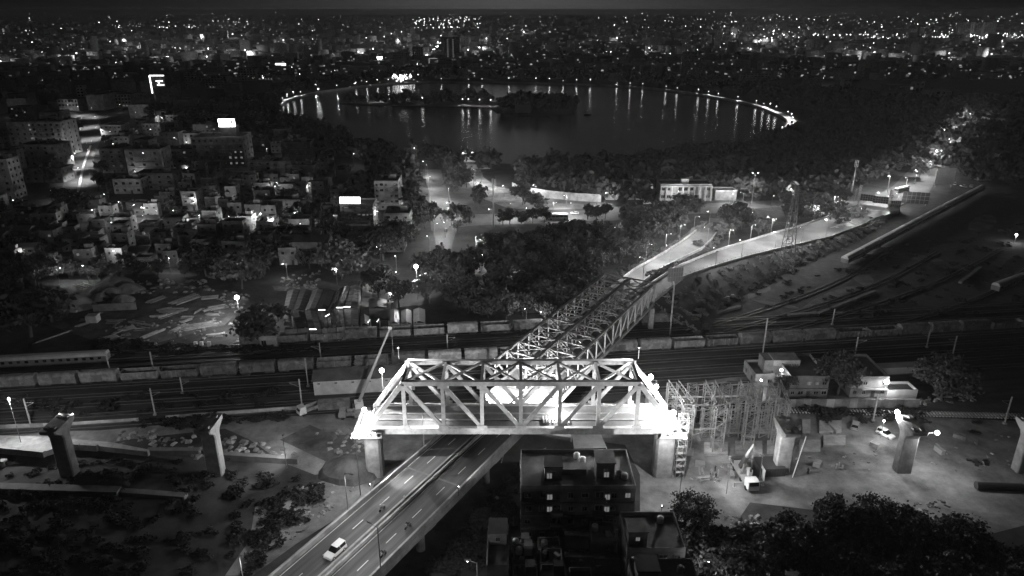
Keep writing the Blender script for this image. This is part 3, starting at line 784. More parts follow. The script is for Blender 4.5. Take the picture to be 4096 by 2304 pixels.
flood(K('S5',560,1000,9.5),K('S5',800,1100,2),2300,'added fill floodlight beside the crane lighting the site ground',mast=0,bulb=.1,cone=150)  # extra lamp put in to lift the site ground
flood(K('P',1130,1740,9.0),K('P',900,1800,2),6500,'added fill floodlight over the bend of the haul road',mast=0,bulb=.1,cone=150)  # extra lamp put in to brighten the pier side and dirt track
flood(K('S5',880,980,8.0),K('S5',1080,950,6),3600,'added fill floodlight left of the bare pier aimed at its side',mast=0,bulb=.08,cone=100)  # extra lamp put in to brighten the pier's left face
flood(RW(-30,-7.9,11.2),(-8,135,20),16000,'added fill floodlight on the left viaduct parapet aimed at the truss front',group=FG,mast=9.0,bulb=.07,cone=105)  # fill light added for an evenly lit truss front
flood((29.5,116.5,9.0),(18,135,20),17000,'added fill floodlight on a mast beside the apartment block aimed at the truss front',group=FG,mast=0,bulb=.07,cone=110)  # second added fill light for the truss front
flood((RW(-22,8.0,11.0).x,RW(-22,8.0,11.0).y,11.2),(8,135,20),11000,'added fill floodlight on the right viaduct parapet aimed at the truss front',group=FG,mast=9.0,bulb=.07,cone=105)  # third added fill light for the truss front
# ------------------------------------------------------------------ trestles, plinths, crane
def trestle(p, label, back=None, h=12.5):
    t = thing('lattice_trestle', label, 'trestle', p, group='steel trestles on the metro site')
    pts = [p] + ([back] if back is not None else [])
    for q in pts:
        mb = MB(); lattice(mb, q.x-1.2, q.x+1.2, q.y-.9, q.y+.9, .5, h, 7, .22, .09); part('tower', mb, 'trestle_steel', t)
    if back is not None:
        for sx in (-1.2, 1.2):
            a = Vector((p.x+sx,p.y,h)); b = Vector((back.x+sx,back.y,h)); mb = MB()
            mb.beam(a,b,.2,.2); mb.beam(a+Vector((0,0,1.3)),b+Vector((0,0,1.3)),.2,.2)
            for k in range(8):
                u = a.lerp(b,k/8); v = a.lerp(b,(k+1)/8); up = Vector((0,0,1.3))
                if k % 2: mb.beam(u,v+up,.09,.09)
                else: mb.beam(u+up,v,.09,.09)
            part('top_girder', mb, 'trestle_steel', t)
    return t
fr = [K('S5',95,935),K('S5',410,945),K('S5',715,905),K('S5',1010,885)]
bk = [K('S5',-60,700),K('S5',300,700),K('S5',640,690),K('S5',935,700)]
labs = ['steel lattice trestle nearest the truss pier','steel lattice trestle second from the truss pier','steel lattice trestle third from the truss, left of the crane boom','steel lattice trestle standing just left of the bare pier']
for a, b, l in zip(fr, bk, labs): trestle(a, l, b)
for x, y, l in ((-250,560,'rear steel trestle directly behind the right end of the truss'),(150,590,'rear steel trestle beside the sleepers, second row'),(480,590,'rear steel trestle in the middle of the second row'),(780,600,'rear trestle close to the station wall'),(1080,590,'short trestle pair in front of the compound wall'),(300,830,'middle trestle between the first two front trestles'),(570,790,'middle trestle behind the third front trestle'),(870,800,'middle trestle behind the crane hook'),(0,800,'middle trestle close behind the right truss pier')):
    p = K('S5',x,y); trestle(p, l, None, 9.5 if x < 1000 else 5.0)
for k, (x0,y0,x1,y1,z) in enumerate(((0,800,300,830,9.4),(300,830,570,790,9.4),(570,790,870,800,9.4),(-60,700,300,700,4.5),(300,700,640,690,4.5),(640,690,935,700,4.5),(95,935,410,945,6.0),(150,590,480,590,9.4),(480,590,780,600,9.4))):
    a_, b_ = K('S5',x0,y0), K('S5',x1,y1); mb = MB(); mb.beam(a_+Vector((0,0,z)), b_+Vector((0,0,z+.8)), .2,.3); mb.beam(a_+Vector((0,.3,z-2.5)), b_+Vector((0,.3,z+1.2)), .12,.14); solo('brace_beam', mb, 'trestle_steel', 'steel brace strung between neighbouring trestles', 'beam', 'braces between the trestles')
# long beams between trestle tops
for k, (a, b) in enumerate(((0,1),(1,2))):
    mb = MB(); mb.beam(bk[a]+Vector((0,0,9)), bk[b]+Vector((0,0,9)), .25,.35); solo('steel_beam', mb, 'steel_grey', ['long steel beam tying the first two rear trestles','long steel beam tying the second and third rear trestles'][k], 'beam')
PG = 'concrete footing slabs on the site'
def plinth(c, x0, x1, y0, y1, label, h=.7):
    a, b, c_, d = K(c,x0,y1), K(c,x1,y1), K(c,x1,y0), K(c,x0,y0)
    mb = MB(); mb.prism([(q.x,q.y) for q in (a,b,c_,d)], -.05, h); solo('footing_slab', mb, 'concrete', label, 'slab', PG)
for x0,x1,y0,y1,l in ((30,185,930,985,'footing slab under the trestle nearest the truss pier'),(290,525,870,985,'footing slab under the second trestle'),(600,870,855,970,'footing slab under the third trestle, behind the crane boom'),(920,1010,850,965,'footing slab left of the bare pier'),
        (510,690,690,765,'rear footing slab between second and third trestle'),(830,1000,700,765,'rear footing slab left of the bare pier'),(1270,1350,640,760,'narrow slab right behind the bare pier'),(1440,1660,650,760,'wide pale slab behind the bare pier, nearest the sleepers'),
        (1245,1450,845,965,'speckled slab immediately right of the bare pier'),(1480,1700,800,900,'slab with dark holes right of the speckled one')):
    plinth('S5',x0,x1,y0,y1,l)
# container boxes in the gap
def crate(p, sx, sy, sz, rz, m, label, name='container', cat='container'):
    t = thing(name, label, cat, p, rz or .0001)
    link('body', unit(m), t, (0,0,0), 0, (sx,sy,sz))
    for k in range(int(sx/.6)): link('rib', unit(m), t, (-sx/2+.3+k*.6,-sy/2-.03,.1), 0, (.12,.06,sz-.2))
    return t
crate(K('S5',930,1130),6.0,5.0,2.2,.06,'paint_dark','dark open skip container beside the foot of the bare pier')
mb = MB(); p = K('S5',870,1210); mb.box((p.x,p.y,1.5),(.1,2.6,3.0)); solo('panel', mb, 'paint_white','white upright panel leaning by the dark skip','panel')
# rebar strip on the pier
g = K('S5',1160,1200); mb = MB(); mb.tube((g.x+.3,g.y,0),(g.x+2.0,g.y+.3,10.8),.12,.12,6); solo('steel_pipe', mb, 'paint_white','tall white pipe leaning along the right edge of the bare pier','pipe')
# --- mobile crane
a = K('S5',770,1345); b = K('S5',600,1075); hd = (a-b); rz = math.atan2(hd.y, hd.x); Lc = 11.5
mid = (a+b)/2
cr = thing('mobile_crane', 'yellow-grey truck crane with raised telescopic boom and outriggers by the bare pier', 'crane', mid, rz)
mb = MB(); mb.bx(-Lc/2,Lc/2-2.4,-1.25,1.25,.9,1.5); lpart('carrier', mb, 'paint_mid', cr)
mb = MB(); mb.profile([(Lc/2-2.4,.8),(Lc/2,.8),(Lc/2,1.9),(Lc/2-.25,2.9),(Lc/2-2.4,2.9)],2.5); cab = lpart('cab', mb, 'paint_white', cr)
mb = MB(); mb._add([(Lc/2+.01,-1.1,1.95),(Lc/2+.01,1.1,1.95),(Lc/2-.22,1.1,2.8),(Lc/2-.22,-1.1,2.8)],[(0,1,2,3)]); lpart('windscreen', mb, 'glass', cab)
for x in (-4.4,-3.1,1.2,4.2):
    for y in (-1.1,1.1):
        mb = MB(); mb.tube((x,y-.18,.55),(x,y+.18,.55),.55,.55,12); lpart('wheel', mb, 'rubber', cr)
mb = MB(); mb.bx(-3.4,.6,-1.2,1.2,1.5,2.6); lpart('superstructure', mb, 'paint_mid', cr)
mb = MB(); mb.bx(-4.6,-3.4,-1.25,1.25,1.6,2.9); lpart('counterweight', mb, 'paint_dark', cr)
mb = MB(); mb.bx(.2,1.7,.3,1.2,1.6,3.1); lpart('operator_cab', mb, 'paint_white', cr)
for x in (-4.6,3.0):
    for y in (-1,1):
        mb = MB(); mb.bx(x-.15,x+.15,min(0,y*3.4),max(0,y*3.4),1.0,1.25); mb.bx(x-.1,x+.1,y*3.3-.1,y*3.3+.1,0,1.1); mb.bx(x-.35,x+.35,y*3.3-.35,y*3.3+.35,0,.08); lpart('outrigger', mb, 'paint_mid', cr)
inv = Matrix.Rotation(-rz,4,'Z') @ Matrix.Translation(-mid)
bb = inv @ K('S5',655,1090,3.0); tip = inv @ K('S5',795,865,12.0)
for k, (u, v, w) in enumerate(((0,.45,.95),(.4,.75,.75),(.72,1,.55))):
    mb = MB(); mb.beam(bb.lerp(tip,u), bb.lerp(tip,v), w*.8, w); lpart('boom_section', mb, 'paint_mid' if k else 'paint_dark', cr)
mb = MB(); mb.tube(bb+Vector((1.2,0,-.6)), bb.lerp(tip,.3), .14,.14,6); lpart('boom_cylinder', mb, 'steel_grey', cr)
mb = MB(); mb.tube(tip, Vector((tip.x,tip.y,5.6)), .035,.035,4); lpart('hoist_rope', mb, 'steel_dark', cr)
mb = MB(); mb.bx(tip.x-.25,tip.x+.25,tip.y-.15,tip.y+.15,4.9,5.6); lpart('hook_block', mb, 'paint_dark', cr)

# ------------------------------------------------------------------ vehicles
def wheel_mesh(r=.33, w=.22):
    return MB().tube((0,-w/2,0),(0,w/2,0),r,r,14).mesh('wheel','rubber')
WH = wheel_mesh(); WHB = wheel_mesh(.5,.3); RIM = MB().tube((0,-.125,0),(0,.125,0),.19,.19,10).mesh('rim','steel_grey')
HLM = MB().box((0,0,0),(.06,.32,.16)).mesh('headlight','paint_white'); TLM = MB().box((0,0,0),(.06,.3,.16)).mesh('tail_light','paint_dark')
def car(p, rz, paint, label, suv=False, lights=False, group='cars on the roads', s=1.0):
    t = thing('car', label, 'car', p, rz, group)
    h = 1.82 if suv else 1.5; L = 4.3
    body = [(-L/2,.35),(-L/2+.05,.95),(-L/2+.25,1.05),(.75,1.06),(L/2-.5,.95),(L/2-.05,.82),(L/2,.38)]
    mb = MB(); mb.profile(body, 1.72); lpart('body', mb, paint, t)
    xb = -L/2+.12 if suv else -L/2+.35
    lo = [(xb,-.82,1.04),(.95,-.82,1.04),(.95,.82,1.04),(xb,.82,1.04)]; hi = [(xb+(.12 if suv else .55),-.68,h-.06),(.18,-.68,h-.06),(.18,.68,h-.06),(xb+(.12 if suv else .55),.68,h-.06)]
    mb = MB(); mb.loft([lo,hi]); cb = lpart('glasshouse', mb, 'glass', t)
    mb = MB(); mb.bx(hi[0][0]-.05,.22,-.72,.72,h-.06,h); lpart('roof', mb, paint, cb)
    for y in (-.77,.77):
        for x0 in ((xb+.1,xb+.05),(-.55,-.5)):
            mb = MB(); mb.beam((x0[0],y,1.04),(x0[1]+.08,y*.9,h-.06),.1,.08); lpart('pillar', mb, paint, cb)
    for x in (-1.35,1.35):
        for y in (-.78,.78):
            w = link('wheel', WH, t, (x,y,.33)); link('rim', RIM, w)
    for y in (-.6,.6):
        link('headlight', HLM, t, (L/2-.02,y,.72)); link('tail_light', TLM, t, (-L/2-.01,y,.8))
    return t
heading = math.atan2(-U.y,-U.x)
g = K('U1',580,1040,9.6); car(Vector((g.x,g.y,9.0)), heading, 'paint_white','white boxy car driving on the foreground viaduct', True)
def bus(p, rz, label, paint='paint_mid', L=11.0, w=2.5, h=3.1, group='buses on the far roads'):
    t = thing('bus', label, 'bus', p, rz, group)
    mb = MB(); mb.bx(-L/2,L/2,-w/2,w/2,.4,1.5); lpart('body', mb, paint, t)
    mb = MB(); mb.bx(-L/2+.02,L/2-.02,-w/2+.03,w/2-.03,1.5,2.5); lpart('window_band', mb, 'glass', t)
    mb = MB(); mb.loft([[(-L/2,-w/2,2.5),(L/2,-w/2,2.5),(L/2,w/2,2.5),(-L/2,w/2,2.5)],[(-L/2+.1,-w/2+.2,h),(L/2-.15,-w/2+.2,h),(L/2-.15,w/2-.2,h),(-L/2+.1,w/2-.2,h)]]); lpart('roof', mb, 'paint_white', t)
    for x in (-L*.3,L*.33):
        for y in (-w/2+.15,w/2-.15): link('wheel', WHB, t, (x,y,.5))
    for k in range(6):
        mb = MB(); x = -L/2+.3+k*(L-.6)/5; mb.bx(x-.06,x+.06,-w/2,w/2,1.5,2.5); lpart('pillar', mb, paint, t)
    return t
def truck(p, rz, label, paint='paint_white', L=7.5, load='rust'):
    t = thing('truck', label, 'truck', p, rz, 'trucks on the metro site')
    mb = MB(); mb.bx(-L/2,L/2-1.9,-.5,.5,.7,1.0); lpart('chassis', mb, 'paint_dark', t)
    mb = MB(); mb.profile([(L/2-1.9,.6),(L/2,.6),(L/2,1.5),(L/2-.35,2.6),(L/2-1.9,2.6)],2.3); cb = lpart('cab', mb, paint, t)
    mb = MB(); mb._add([(L/2+.01,-1.0,1.55),(L/2+.01,1.0,1.55),(L/2-.33,1.0,2.5),(L/2-.33,-1.0,2.5)],[(0,1,2,3)]); lpart('windscreen', mb, 'glass', cb)
    mb = MB(); mb.bx(-L/2,L/2-2.1,-1.2,1.2,1.0,1.15); mb.bx(-L/2,L/2-2.1,-1.2,-1.1,1.15,1.9); mb.bx(-L/2,L/2-2.1,1.1,1.2,1.15,1.9); mb.bx(-L/2,-L/2+.1,-1.1,1.1,1.15,1.9); lpart('bed', mb, load, t)
    for x in (-L/2+1.2,-L/2+2.3,L/2-1.1):
        for y in (-1.0,1.0): link('wheel', WHB, t, (x,y,.5))
    return t
g = K('U2',330,470); truck(g+Vector((1.5,1.5,0)), RAD(220), 'white cab truck parked at the railway boundary on the haul road')
g = K('U2',1120,540); truck(g+Vector((2.5,.6,0)), RAD(188), 'flatbed truck with pale cab right beside the floodlit left pier', 'paint_mid', 8.5)
mb = MB(); a = K('U2',600,370); b = K('U2',1210,330); mb.beam(a+Vector((0,0,1.2)), b+Vector((0,0,1.2)), 2.4, 2.2); solo('trailer', mb, 'rust', 'long low trailer load parked behind the trucks', 'trailer')
# left crane with thin boom
cb = K('U2',1350,540); tip = Vector((G(1561,1310,24).x, G(1561,1310,24).y, 24.0))
t = thing('mobile_crane', 'floodlit small crane with long thin boom behind the left pier', 'crane', cb)
mb = MB(); mb.box(cb+Vector((0,2,1.2)),(2.6,6,1.0),.3); part('carrier', mb, 'paint_mid', t)
mb = MB(); mb.box(cb+Vector((0,3,2.4)),(2.2,2.6,1.5),.3); part('superstructure', mb, 'paint_white', t)
for k in range(3):
    for e in (-1,1):
        mb = MB(); q = cb+Vector((e*1.3,k*2.0,.5)); mb.tube(q-Vector((.2,0,0)),q+Vector((.2,0,0)),.5,.5,10); part('wheel', mb, 'rubber', t)
b0 = cb+Vector((0,3,3.0))
for u, v, w in ((0,.4,.8),(.36,.7,.6),(.66,1,.42)):
    mb = MB(); mb.beam(b0.lerp(tip,u), b0.lerp(tip,v), w, w); part('boom_section', mb, 'paint_mid', t)
mb = MB(); mb.box(tip,(.9,.9,.9)); part('boom_head', mb, 'steel_grey', t)
mb = MB(); mb.tube(tip+Vector((.3,0,0)), tip+Vector((.3,0,-8)),.04,.04,4); part('hoist_rope', mb, 'steel_dark', t)
# vans and cars on the site
car(K('S6',60,700), RAD(60), 'paint_mid', 'grey car parked by the sleepers left of the floodlit pier', True)
car(K('S6',360,785), RAD(-60), 'paint_white', 'white van standing left of the floodlit pier, lamp above it', True)
bus(K('T2',1800,910), 0.03, 'long dark bus on the cross road behind the plaza trees')
bus(K('T4',1050,850), RAD(30), 'bus with pale roof crossing the junction beyond the sign gantry')
g = K('T4',800,1080,.8); car(g, RAD(40), 'paint_white', 'white car on the flyover below the sign gantry')
g = K('T4',930,905); car(g, RAD(200), 'paint_white', 'white car next to the bus beyond the sign gantry')
for c, x, y, r, m, l in (('T3',545,570,8,'paint_white','white van parked beneath the trees by the two storey office'),('T3',690,575,5,'paint_dark','dark truck-like van parked in front of the two storey office'),('T3',850,680,10,'paint_white','white car near the hedge below the two storey office'),
        ('T3',620,690,4,'paint_mid','grey car left of the hedge on the cross road'),('T2',560,810,0,'paint_white','rear white car queuing at the lake road junction'),('T2',580,850,4,'paint_mid','front car queuing at the lake road junction'),('T2',2000,850,175,'paint_white','pale car passing behind the long dark bus'),
        ('T2',640,345,5,'paint_dark','dark car parked beside the round bush near the plaza entrance'),('T4',1590,775,70,'paint_white','white van parked beneath the big hoarding'),('T4',1690,800,100,'paint_white','first of the white cars near the end of the train'),('T4',1770,800,60,'paint_mid','second car near the end of the long train'),('T3',2200,550,0,'paint_mid','car on the cross road near the pylon')):
    car(K(c,x,y), RAD(r), m, l, 'van' in l)
# auto rickshaw
p = K('T2',530,1050); t = thing('auto_rickshaw', 'dark three wheeled auto rickshaw alone on the lake road', 'rickshaw', p, RAD(80))
mb = MB(); mb.profile([(-1.2,.3),(1.0,.3),(1.25,.8),(1.0,1.1),(-1.2,1.1)],1.3); lpart('body', mb, 'paint_dark', t)
mb = MB(); mb.profile([(-1.2,1.1),(.7,1.1),(.5,1.75),(-1.0,1.8)],1.28); lpart('canopy', mb, 'paint_dark', t)
for x, y in ((-.8,-.55),(-.8,.55),(1.0,0)): link('wheel', WH, t, (x,y,.3), 0, (.8,.8,.8))

# ------------------------------------------------------------------ people and two wheelers
def skin_obj(name, verts, edges, rad, m, parent=None, sub=1):
    me = bpy.data.meshes.new(name); me.from_pydata(verts, edges, []); me.materials.append(MATS[m])
    o = link(name, me, parent)
    md = o.modifiers.new('skin','SKIN'); md.use_smooth_shade = True
    for i, r in enumerate(rad): me.skin_vertices[0].data[i].radius = (r, r)
    me.skin_vertices[0].data[0].use_root = True
    sb = o.modifiers.new('sub','SUBSURF'); sb.levels = sub; sb.render_levels = sub
    return o
def person(p, rz, label, pose='stand', m='cloth_dark'):
    if pose == 'stand':
        v = [(0,0,.95),(0,0,1.2),(0,0,1.42),(0,0,1.5),(.03,0,1.6),(.03,0,1.72),(0,.2,1.4),(.05,.27,1.12),(.14,.25,.9),(0,-.2,1.4),(.03,-.27,1.12),(.12,-.25,.9),
             (0,.1,.88),(.06,.12,.48),(0,.12,.08),(.16,.13,.04),(0,-.1,.88),(-.02,-.12,.48),(-.08,-.12,.08),(.08,-.13,.04)]
    else:
        v = [(0,0,.85),(.05,0,1.1),(.12,0,1.32),(.14,0,1.4),(.18,0,1.5),(.2,0,1.62),(.12,.2,1.3),(.28,.28,1.08),(.5,.25,1.0),(.12,-.2,1.3),(.28,-.28,1.08),(.5,-.25,1.0),
             (.02,.12,.84),(.4,.18,.74),(.28,.17,.36),(.42,.17,.32),(.02,-.12,.84),(.4,-.18,.74),(.28,-.17,.36),(.42,-.17,.32)]
    e = [(0,1),(1,2),(2,3),(3,4),(4,5),(2,6),(6,7),(7,8),(2,9),(9,10),(10,11),(0,12),(12,13),(13,14),(14,15),(0,16),(16,17),(17,18),(18,19)]
    r = [.15,.14,.15,.06,.10,.08,.075,.055,.04,.075,.055,.04,.1,.075,.05,.045,.1,.075,.05,.045]
    o = skin_obj('person', v, e, r, m); o.location = p; o.rotation_euler = (0,0,rz)
    tag(o, label, 'person'); return o
def bike(p, rz, label):
    t = thing('motorcycle', label, 'motorcycle', p, rz, 'two wheelers on the viaduct')
    for x in (-.62,.62):
        mb = MB(); mb.tube((x,-.05,.3),(x,.05,.3),.3,.3,12); lpart('wheel', mb, 'rubber', t)
    mb = MB(); mb.profile([(-.6,.55),(-.2,.35),(.3,.35),(.45,.75),(.1,.9),(-.1,.78),(-.7,.8)],.24); lpart('body', mb, 'paint_mid', t)
    mb = MB(); mb.beam((.62,0,.3),(.42,0,1.0),.08,.08); mb.beam((.42,-.33,1.02),(.42,.33,1.02),.05,.05); lpart('fork', mb, 'steel_grey', t)
    mb = MB(); mb.bx(-.65,.05,-.13,.13,.8,.9); lpart('saddle', mb, 'rubber', t)
for x, y, l, rl, m in ((1345,370,'motorcycle in the middle of the left carriageway','rider in pale shirt on the left carriageway motorcycle','cloth_pale'),(1765,660,'motorcycle on the right carriageway near the parapet','rider in dark clothes near the right parapet','cloth_dark'),(1362,1125,'motorcycle by the right parapet, lowest in the picture','rider close to the right parapet, lowest in the picture','cloth_dark')):
    g = K('U1',x,y,9.0); hz = math.atan2(U.y,U.x) if x < 1400 and y < 1000 else heading
    bike(g, hz, l); person(Vector((g.x,g.y,9.0)), hz, rl, 'ride', m)
p = K('U1',1712,250,9.0); person(p+Vector((0,0,.02)), 1.0, 'person standing at the gap in the median of the viaduct', 'stand', 'cloth_pale')
for c, x, y, l, m in (('S5',62,1190,'lone worker in dark clothes near the right truss pier','cloth_dark'),('S5',1325,1165,'lone worker standing right of the bare pier','cloth_dark'),('S5',252,1270,'worker in pale shirt on the open site ground','cloth_pale'),
        ('S5',360,1175,'leftmost worker of the group in front of the crane','cloth_pale'),('S5',400,1140,'rear worker of the group in front of the crane','cloth_dark'),('S5',430,1180,'right hand worker of the group in front of the crane','cloth_pale'),('S5',405,1215,'front worker of the group in front of the crane','cloth_dark')):
    person(K(c,x,y), random.uniform(0,6), l, 'stand', m)
mb = MB(); p = K('S5',400,1200)
for k in range(14): mb.box((p.x+random.uniform(-1.4,1.4),p.y+random.uniform(-1.6,1.2),.3),(random.uniform(.3,.9),random.uniform(.3,.7),.6),random.uniform(0,3))
o = solo('equipment_pile', mb, 'rust', 'small heap of tools and gear between the workers', 'equipment')
# ------------------------------------------------------------------ station buildings right of the site
A = K('S5',1130,402); B = K('S5',1512,402); w = (B-A).length; rz = math.atan2((B-A).y,(B-A).x)
sb_ = bldg('two storey pale station building with dark flat roof and lit upper windows', A, rz, w, 14.0, 5.8, 2, 5, 'wall_grey','station_building','building',{(1,2),(1,3)},0,False,None,True,'flat',random,True,1.5,1.1)
link('penthouse', unit('wall_grey'), sb_, (1.6,10.4,5.8), 0, (7.5,5.0,1.7)); link('side_wing', unit('wall_grey'), sb_, (-2.3,11.0,0), 0, (4.4,5.0,7.2))
for k in range(4): link('vent_pipe', unit('paint_dark'), sb_, (2.2+k*.7,6.9,5.8), 0, (.25,.25,.9))
A = K('U5',1185,872); B = K('U5',1475,872); w = (B-A).length; rz = math.atan2((B-A).y,(B-A).x)
b2 = bldg('pale flat roofed building with a glaring lamp at its right corner', A, rz, w, 14.0, 5.6, 2, 4, 'wall_grey','station_building','building',(),0)
link('awning', unit('concrete'), b2, (w*.62,-.6,2.9), 0, (w*.7,1.3,.15))
A = K('U5',1480,900); B = K('U5',1720,902); w = (B-A).length
bldg('small lit white tin hut behind the compound wall', A, .02, w, 5.0, 2.4, 1, 3, 'tarp','hut','hut',(),0,False,None,False,'flat')
A = K('U5',430,790); bldg('low dim outhouse left of the two storey station building', A, .05, 5.5, 9.0, 3.2, 1, 2, 'wall_grey','outhouse','hut',(),0,False)
mb = MB(); a = K('U5',1410,680); b = K('U5',1715,670); mb.beam(a+Vector((0,0,1.2)), b+Vector((0,0,1.2)), 3.2, 2.4); solo('low_shed', mb, 'roof_metal', 'long low shed roof behind the glaring corner lamp', 'shed')
SG = 'work lamps on the metro site'
fl = []
g = K('U5',648,655,7.6); flood(g, g+Vector((-4,-8,-5)), 1100, 'lamp on the roof corner of the two storey station building', group=SG, bulb=.4)
g = K('U5',487,735,5.0); flood(g, g+Vector((-2,-6,-5)), 900, 'small lamp on the outhouse left of the station building', group=SG, bulb=.28)
g = K('U5',818,615,5.0); flood(g, g+Vector((0,6,-4)), 900, 'small lamp behind the roof of the station building', group=SG, mast=0, bulb=.3)
g = K('U5',1485,750,6.0); flood(g, g+Vector((3,-8,-4)), 2400, 'glaring lamp on the right corner of the pale flat roofed building', group=SG, bulb=.65)
g = K('S6',552,590); px = K('S6',570,1185).x; flood((px-1.6,144.6,13.4),(px-10,135,0), 6500, 'glaring floodlight on the rear edge of the pier head', group=SG, bulb=.55)
flood((px+5.0,139.2,11.3),(px+14,130,0), 5500, 'floodlight on an arm right of the pier head', group=SG, bulb=.5)
mb = MB(); mb.beam((px+1.6,139.3,11.2),(px+4.9,139.3,11.2),.15,.15); solo('lamp_bracket', mb, 'steel_grey', 'horizontal bracket carrying the right floodlight of the pier', 'bracket')
g = K('S6',350,630,5); flood(g, g+Vector((0,-5,-5)), 500, 'small twin work lamp near the white van', group=SG, mast=0, bulb=.25)
g = K('S6',325,745,2.2); flood(g, g+Vector((0,-3,-2)), 250, 'tiny lamp on the roof of the white van', group=SG, bulb=.16)
for sx, l in ((-1.6,'left one of two small lamps on the farthest left pier'),(1.4,'right one of two small lamps on the farthest left pier')):
    px = K('S7',640,1015).x; flood((px+sx,143.2,13.9),(px+sx+3,155,0), 700, l, group=SG, bulb=.14)
# lamp that lights the left haul road and viaduct stub from out of the left edge
flood((-118,148,15),(-95,140,2), 11000, 'work lamp over the haul road near the left edge', group=SG, mast=0, bulb=.25)
VG_ = 'lamps along the foreground viaduct'
# rubble, pipes, holes on the site
mb = MB(); a = K('S6',1260,1310); b = K('S6',1720,1330); mb.tube(a+Vector((0,0,.9)), b+Vector((0,0,.9)), .9,.9,14); solo('steel_casing', mb, 'paint_dark', 'long dark steel casing pipe lying at the right edge of the site', 'pipe')
for x, y, sx, sy, l in ((1310,1060,4.2,2.6,'dark pit with rubble right of the floodlit pier'),(1250,755,2.8,1.2,'dark hole near the sleepers right of the pier'),(1275,655,1.8,1.0,'small dark hole beside the sleepers')):
    p = K('S6',x,y); mb = MB()
    for k in range(14): mb.box((p.x+random.uniform(-.5,.5)*sx,p.y+random.uniform(-.5,.5)*sy,.15),(random.uniform(.4,1.1),random.uniform(.3,.9),.5),random.uniform(0,3))
    solo('debris_heap', mb, 'paint_dark', l, 'debris')
# ------------------------------------------------------------------ trees: shared crowns
def crown_np(seed, n, leaf, R, H0, H1, ncl):
    rg = np.random.default_rng(seed)
    cl = []
    while len(cl) < ncl:
        p = rg.uniform(-1,1,3)
        if .25 < np.linalg.norm(p) < 1: cl.append(p)
    cl = np.array(cl); cz = (H0+H1)/2; hz = (H1-H0)/2
    k = rg.integers(0, ncl, n)
    sp = rg.normal(0, .17, (n,3)); C = cl[k] + sp
    C = C * np.array([R,R,hz]) + np.array([0,0,cz])
    a = rg.normal(size=(n,3)); a /= np.linalg.norm(a,axis=1)[:,None]
    b = rg.normal(size=(n,3)); b -= a*(a*b).sum(1)[:,None]; b /= np.linalg.norm(b,axis=1)[:,None]
    s = leaf*rg.uniform(.6,1.3,n)[:,None]
    V = np.stack([C-a*s, C-b*s*.6, C+a*s, C+b*s*.6],1).reshape(-1,3)
    return V, np.arange(n*4).reshape(-1,4)
def trunk_mesh(seed, H0, H1, R, th):
    rg = random.Random(seed); mb = MB(); top = H0+(H1-H0)*.45
    p = Vector((0,0,-.2)); q = Vector((rg.uniform(-.3,.3),rg.uniform(-.3,.3),H0*.9)); mb.tube(p,q,th,th*.7,7)
    for k in range(5):
        a = 2*math.pi*k/5+rg.uniform(-.4,.4); e = Vector((math.cos(a)*R*.6,math.sin(a)*R*.6,top+rg.uniform(-.8,1.2)))
        m = q.lerp(e,.5)+Vector((0,0,.3)); mb.tube(q-Vector((0,0,.2)),m,th*.5,th*.33,5); mb.tube(m,e,th*.33,th*.12,5)
    return mb.mesh('trunk','bark')
TR = {}
for lod, (n, leaf) in dict(near=(3600,.36), mid=(1300,.52), far=(420,.85)).items():
    for v in range(4):
        R = (4.4,3.6,5.2,4.0)[v]; H0 = (2.6,3.2,2.2,2.8)[v]; H1 = (8.6,9.6,8.2,7.6)[v]
        Vv, Q = crown_np(v*10+len(lod), n, leaf, R, H0, H1, (22,18,26,16)[v])
        TR[lod,v] = (np_mesh('crown', Vv, Q, 'leaf'), trunk_mesh(v,H0,H1,R,.28), (Vv,Q))
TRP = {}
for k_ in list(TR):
    m_ = TR[k_][0].copy(); m_.materials[0] = MATS['leaf_pale_lit']; TRP[k_] = m_
def tree(p, lod, v, s, rz, label, group, name='tree', pale=False):
    t = thing(name, label, 'tree', p, rz, group); t.scale = (s,s,s*random.uniform(.9,1.15))
    link('crown', TRP[lod,v] if pale else TR[lod,v][0], t); link('trunk', TR[lod,v][1], t)
    return t
SHR = {}
for lod, (n, leaf) in dict(near=(700,.2), mid=(220,.32)).items():
    Vv, Q = crown_np(77, n, leaf, 1.3, .1, 1.7, 8); SHR[lod] = np_mesh('foliage', Vv, Q, 'leaf')
PLACED = []
def free(x, y, r):
    if blocked(x, y): return False
    for (a, b, c) in PLACED:
        if (a-x)**2+(b-y)**2 < (c+r)**2: return False
    return True
def scatter(polyP, n, r, rng, tries=40):
    poly = [G(*p) for p in polyP]; xs = [p.x for p in poly]; ys = [p.y for p in poly]; out = []
    for _ in range(n*tries):
        if len(out) >= n: break
        x = rng.uniform(min(xs),max(xs)); y = rng.uniform(min(ys),max(ys))
        if in_poly(x,y,poly) and free(x,y,r): out.append((x,y)); PLACED.append((x,y,r))
    return out

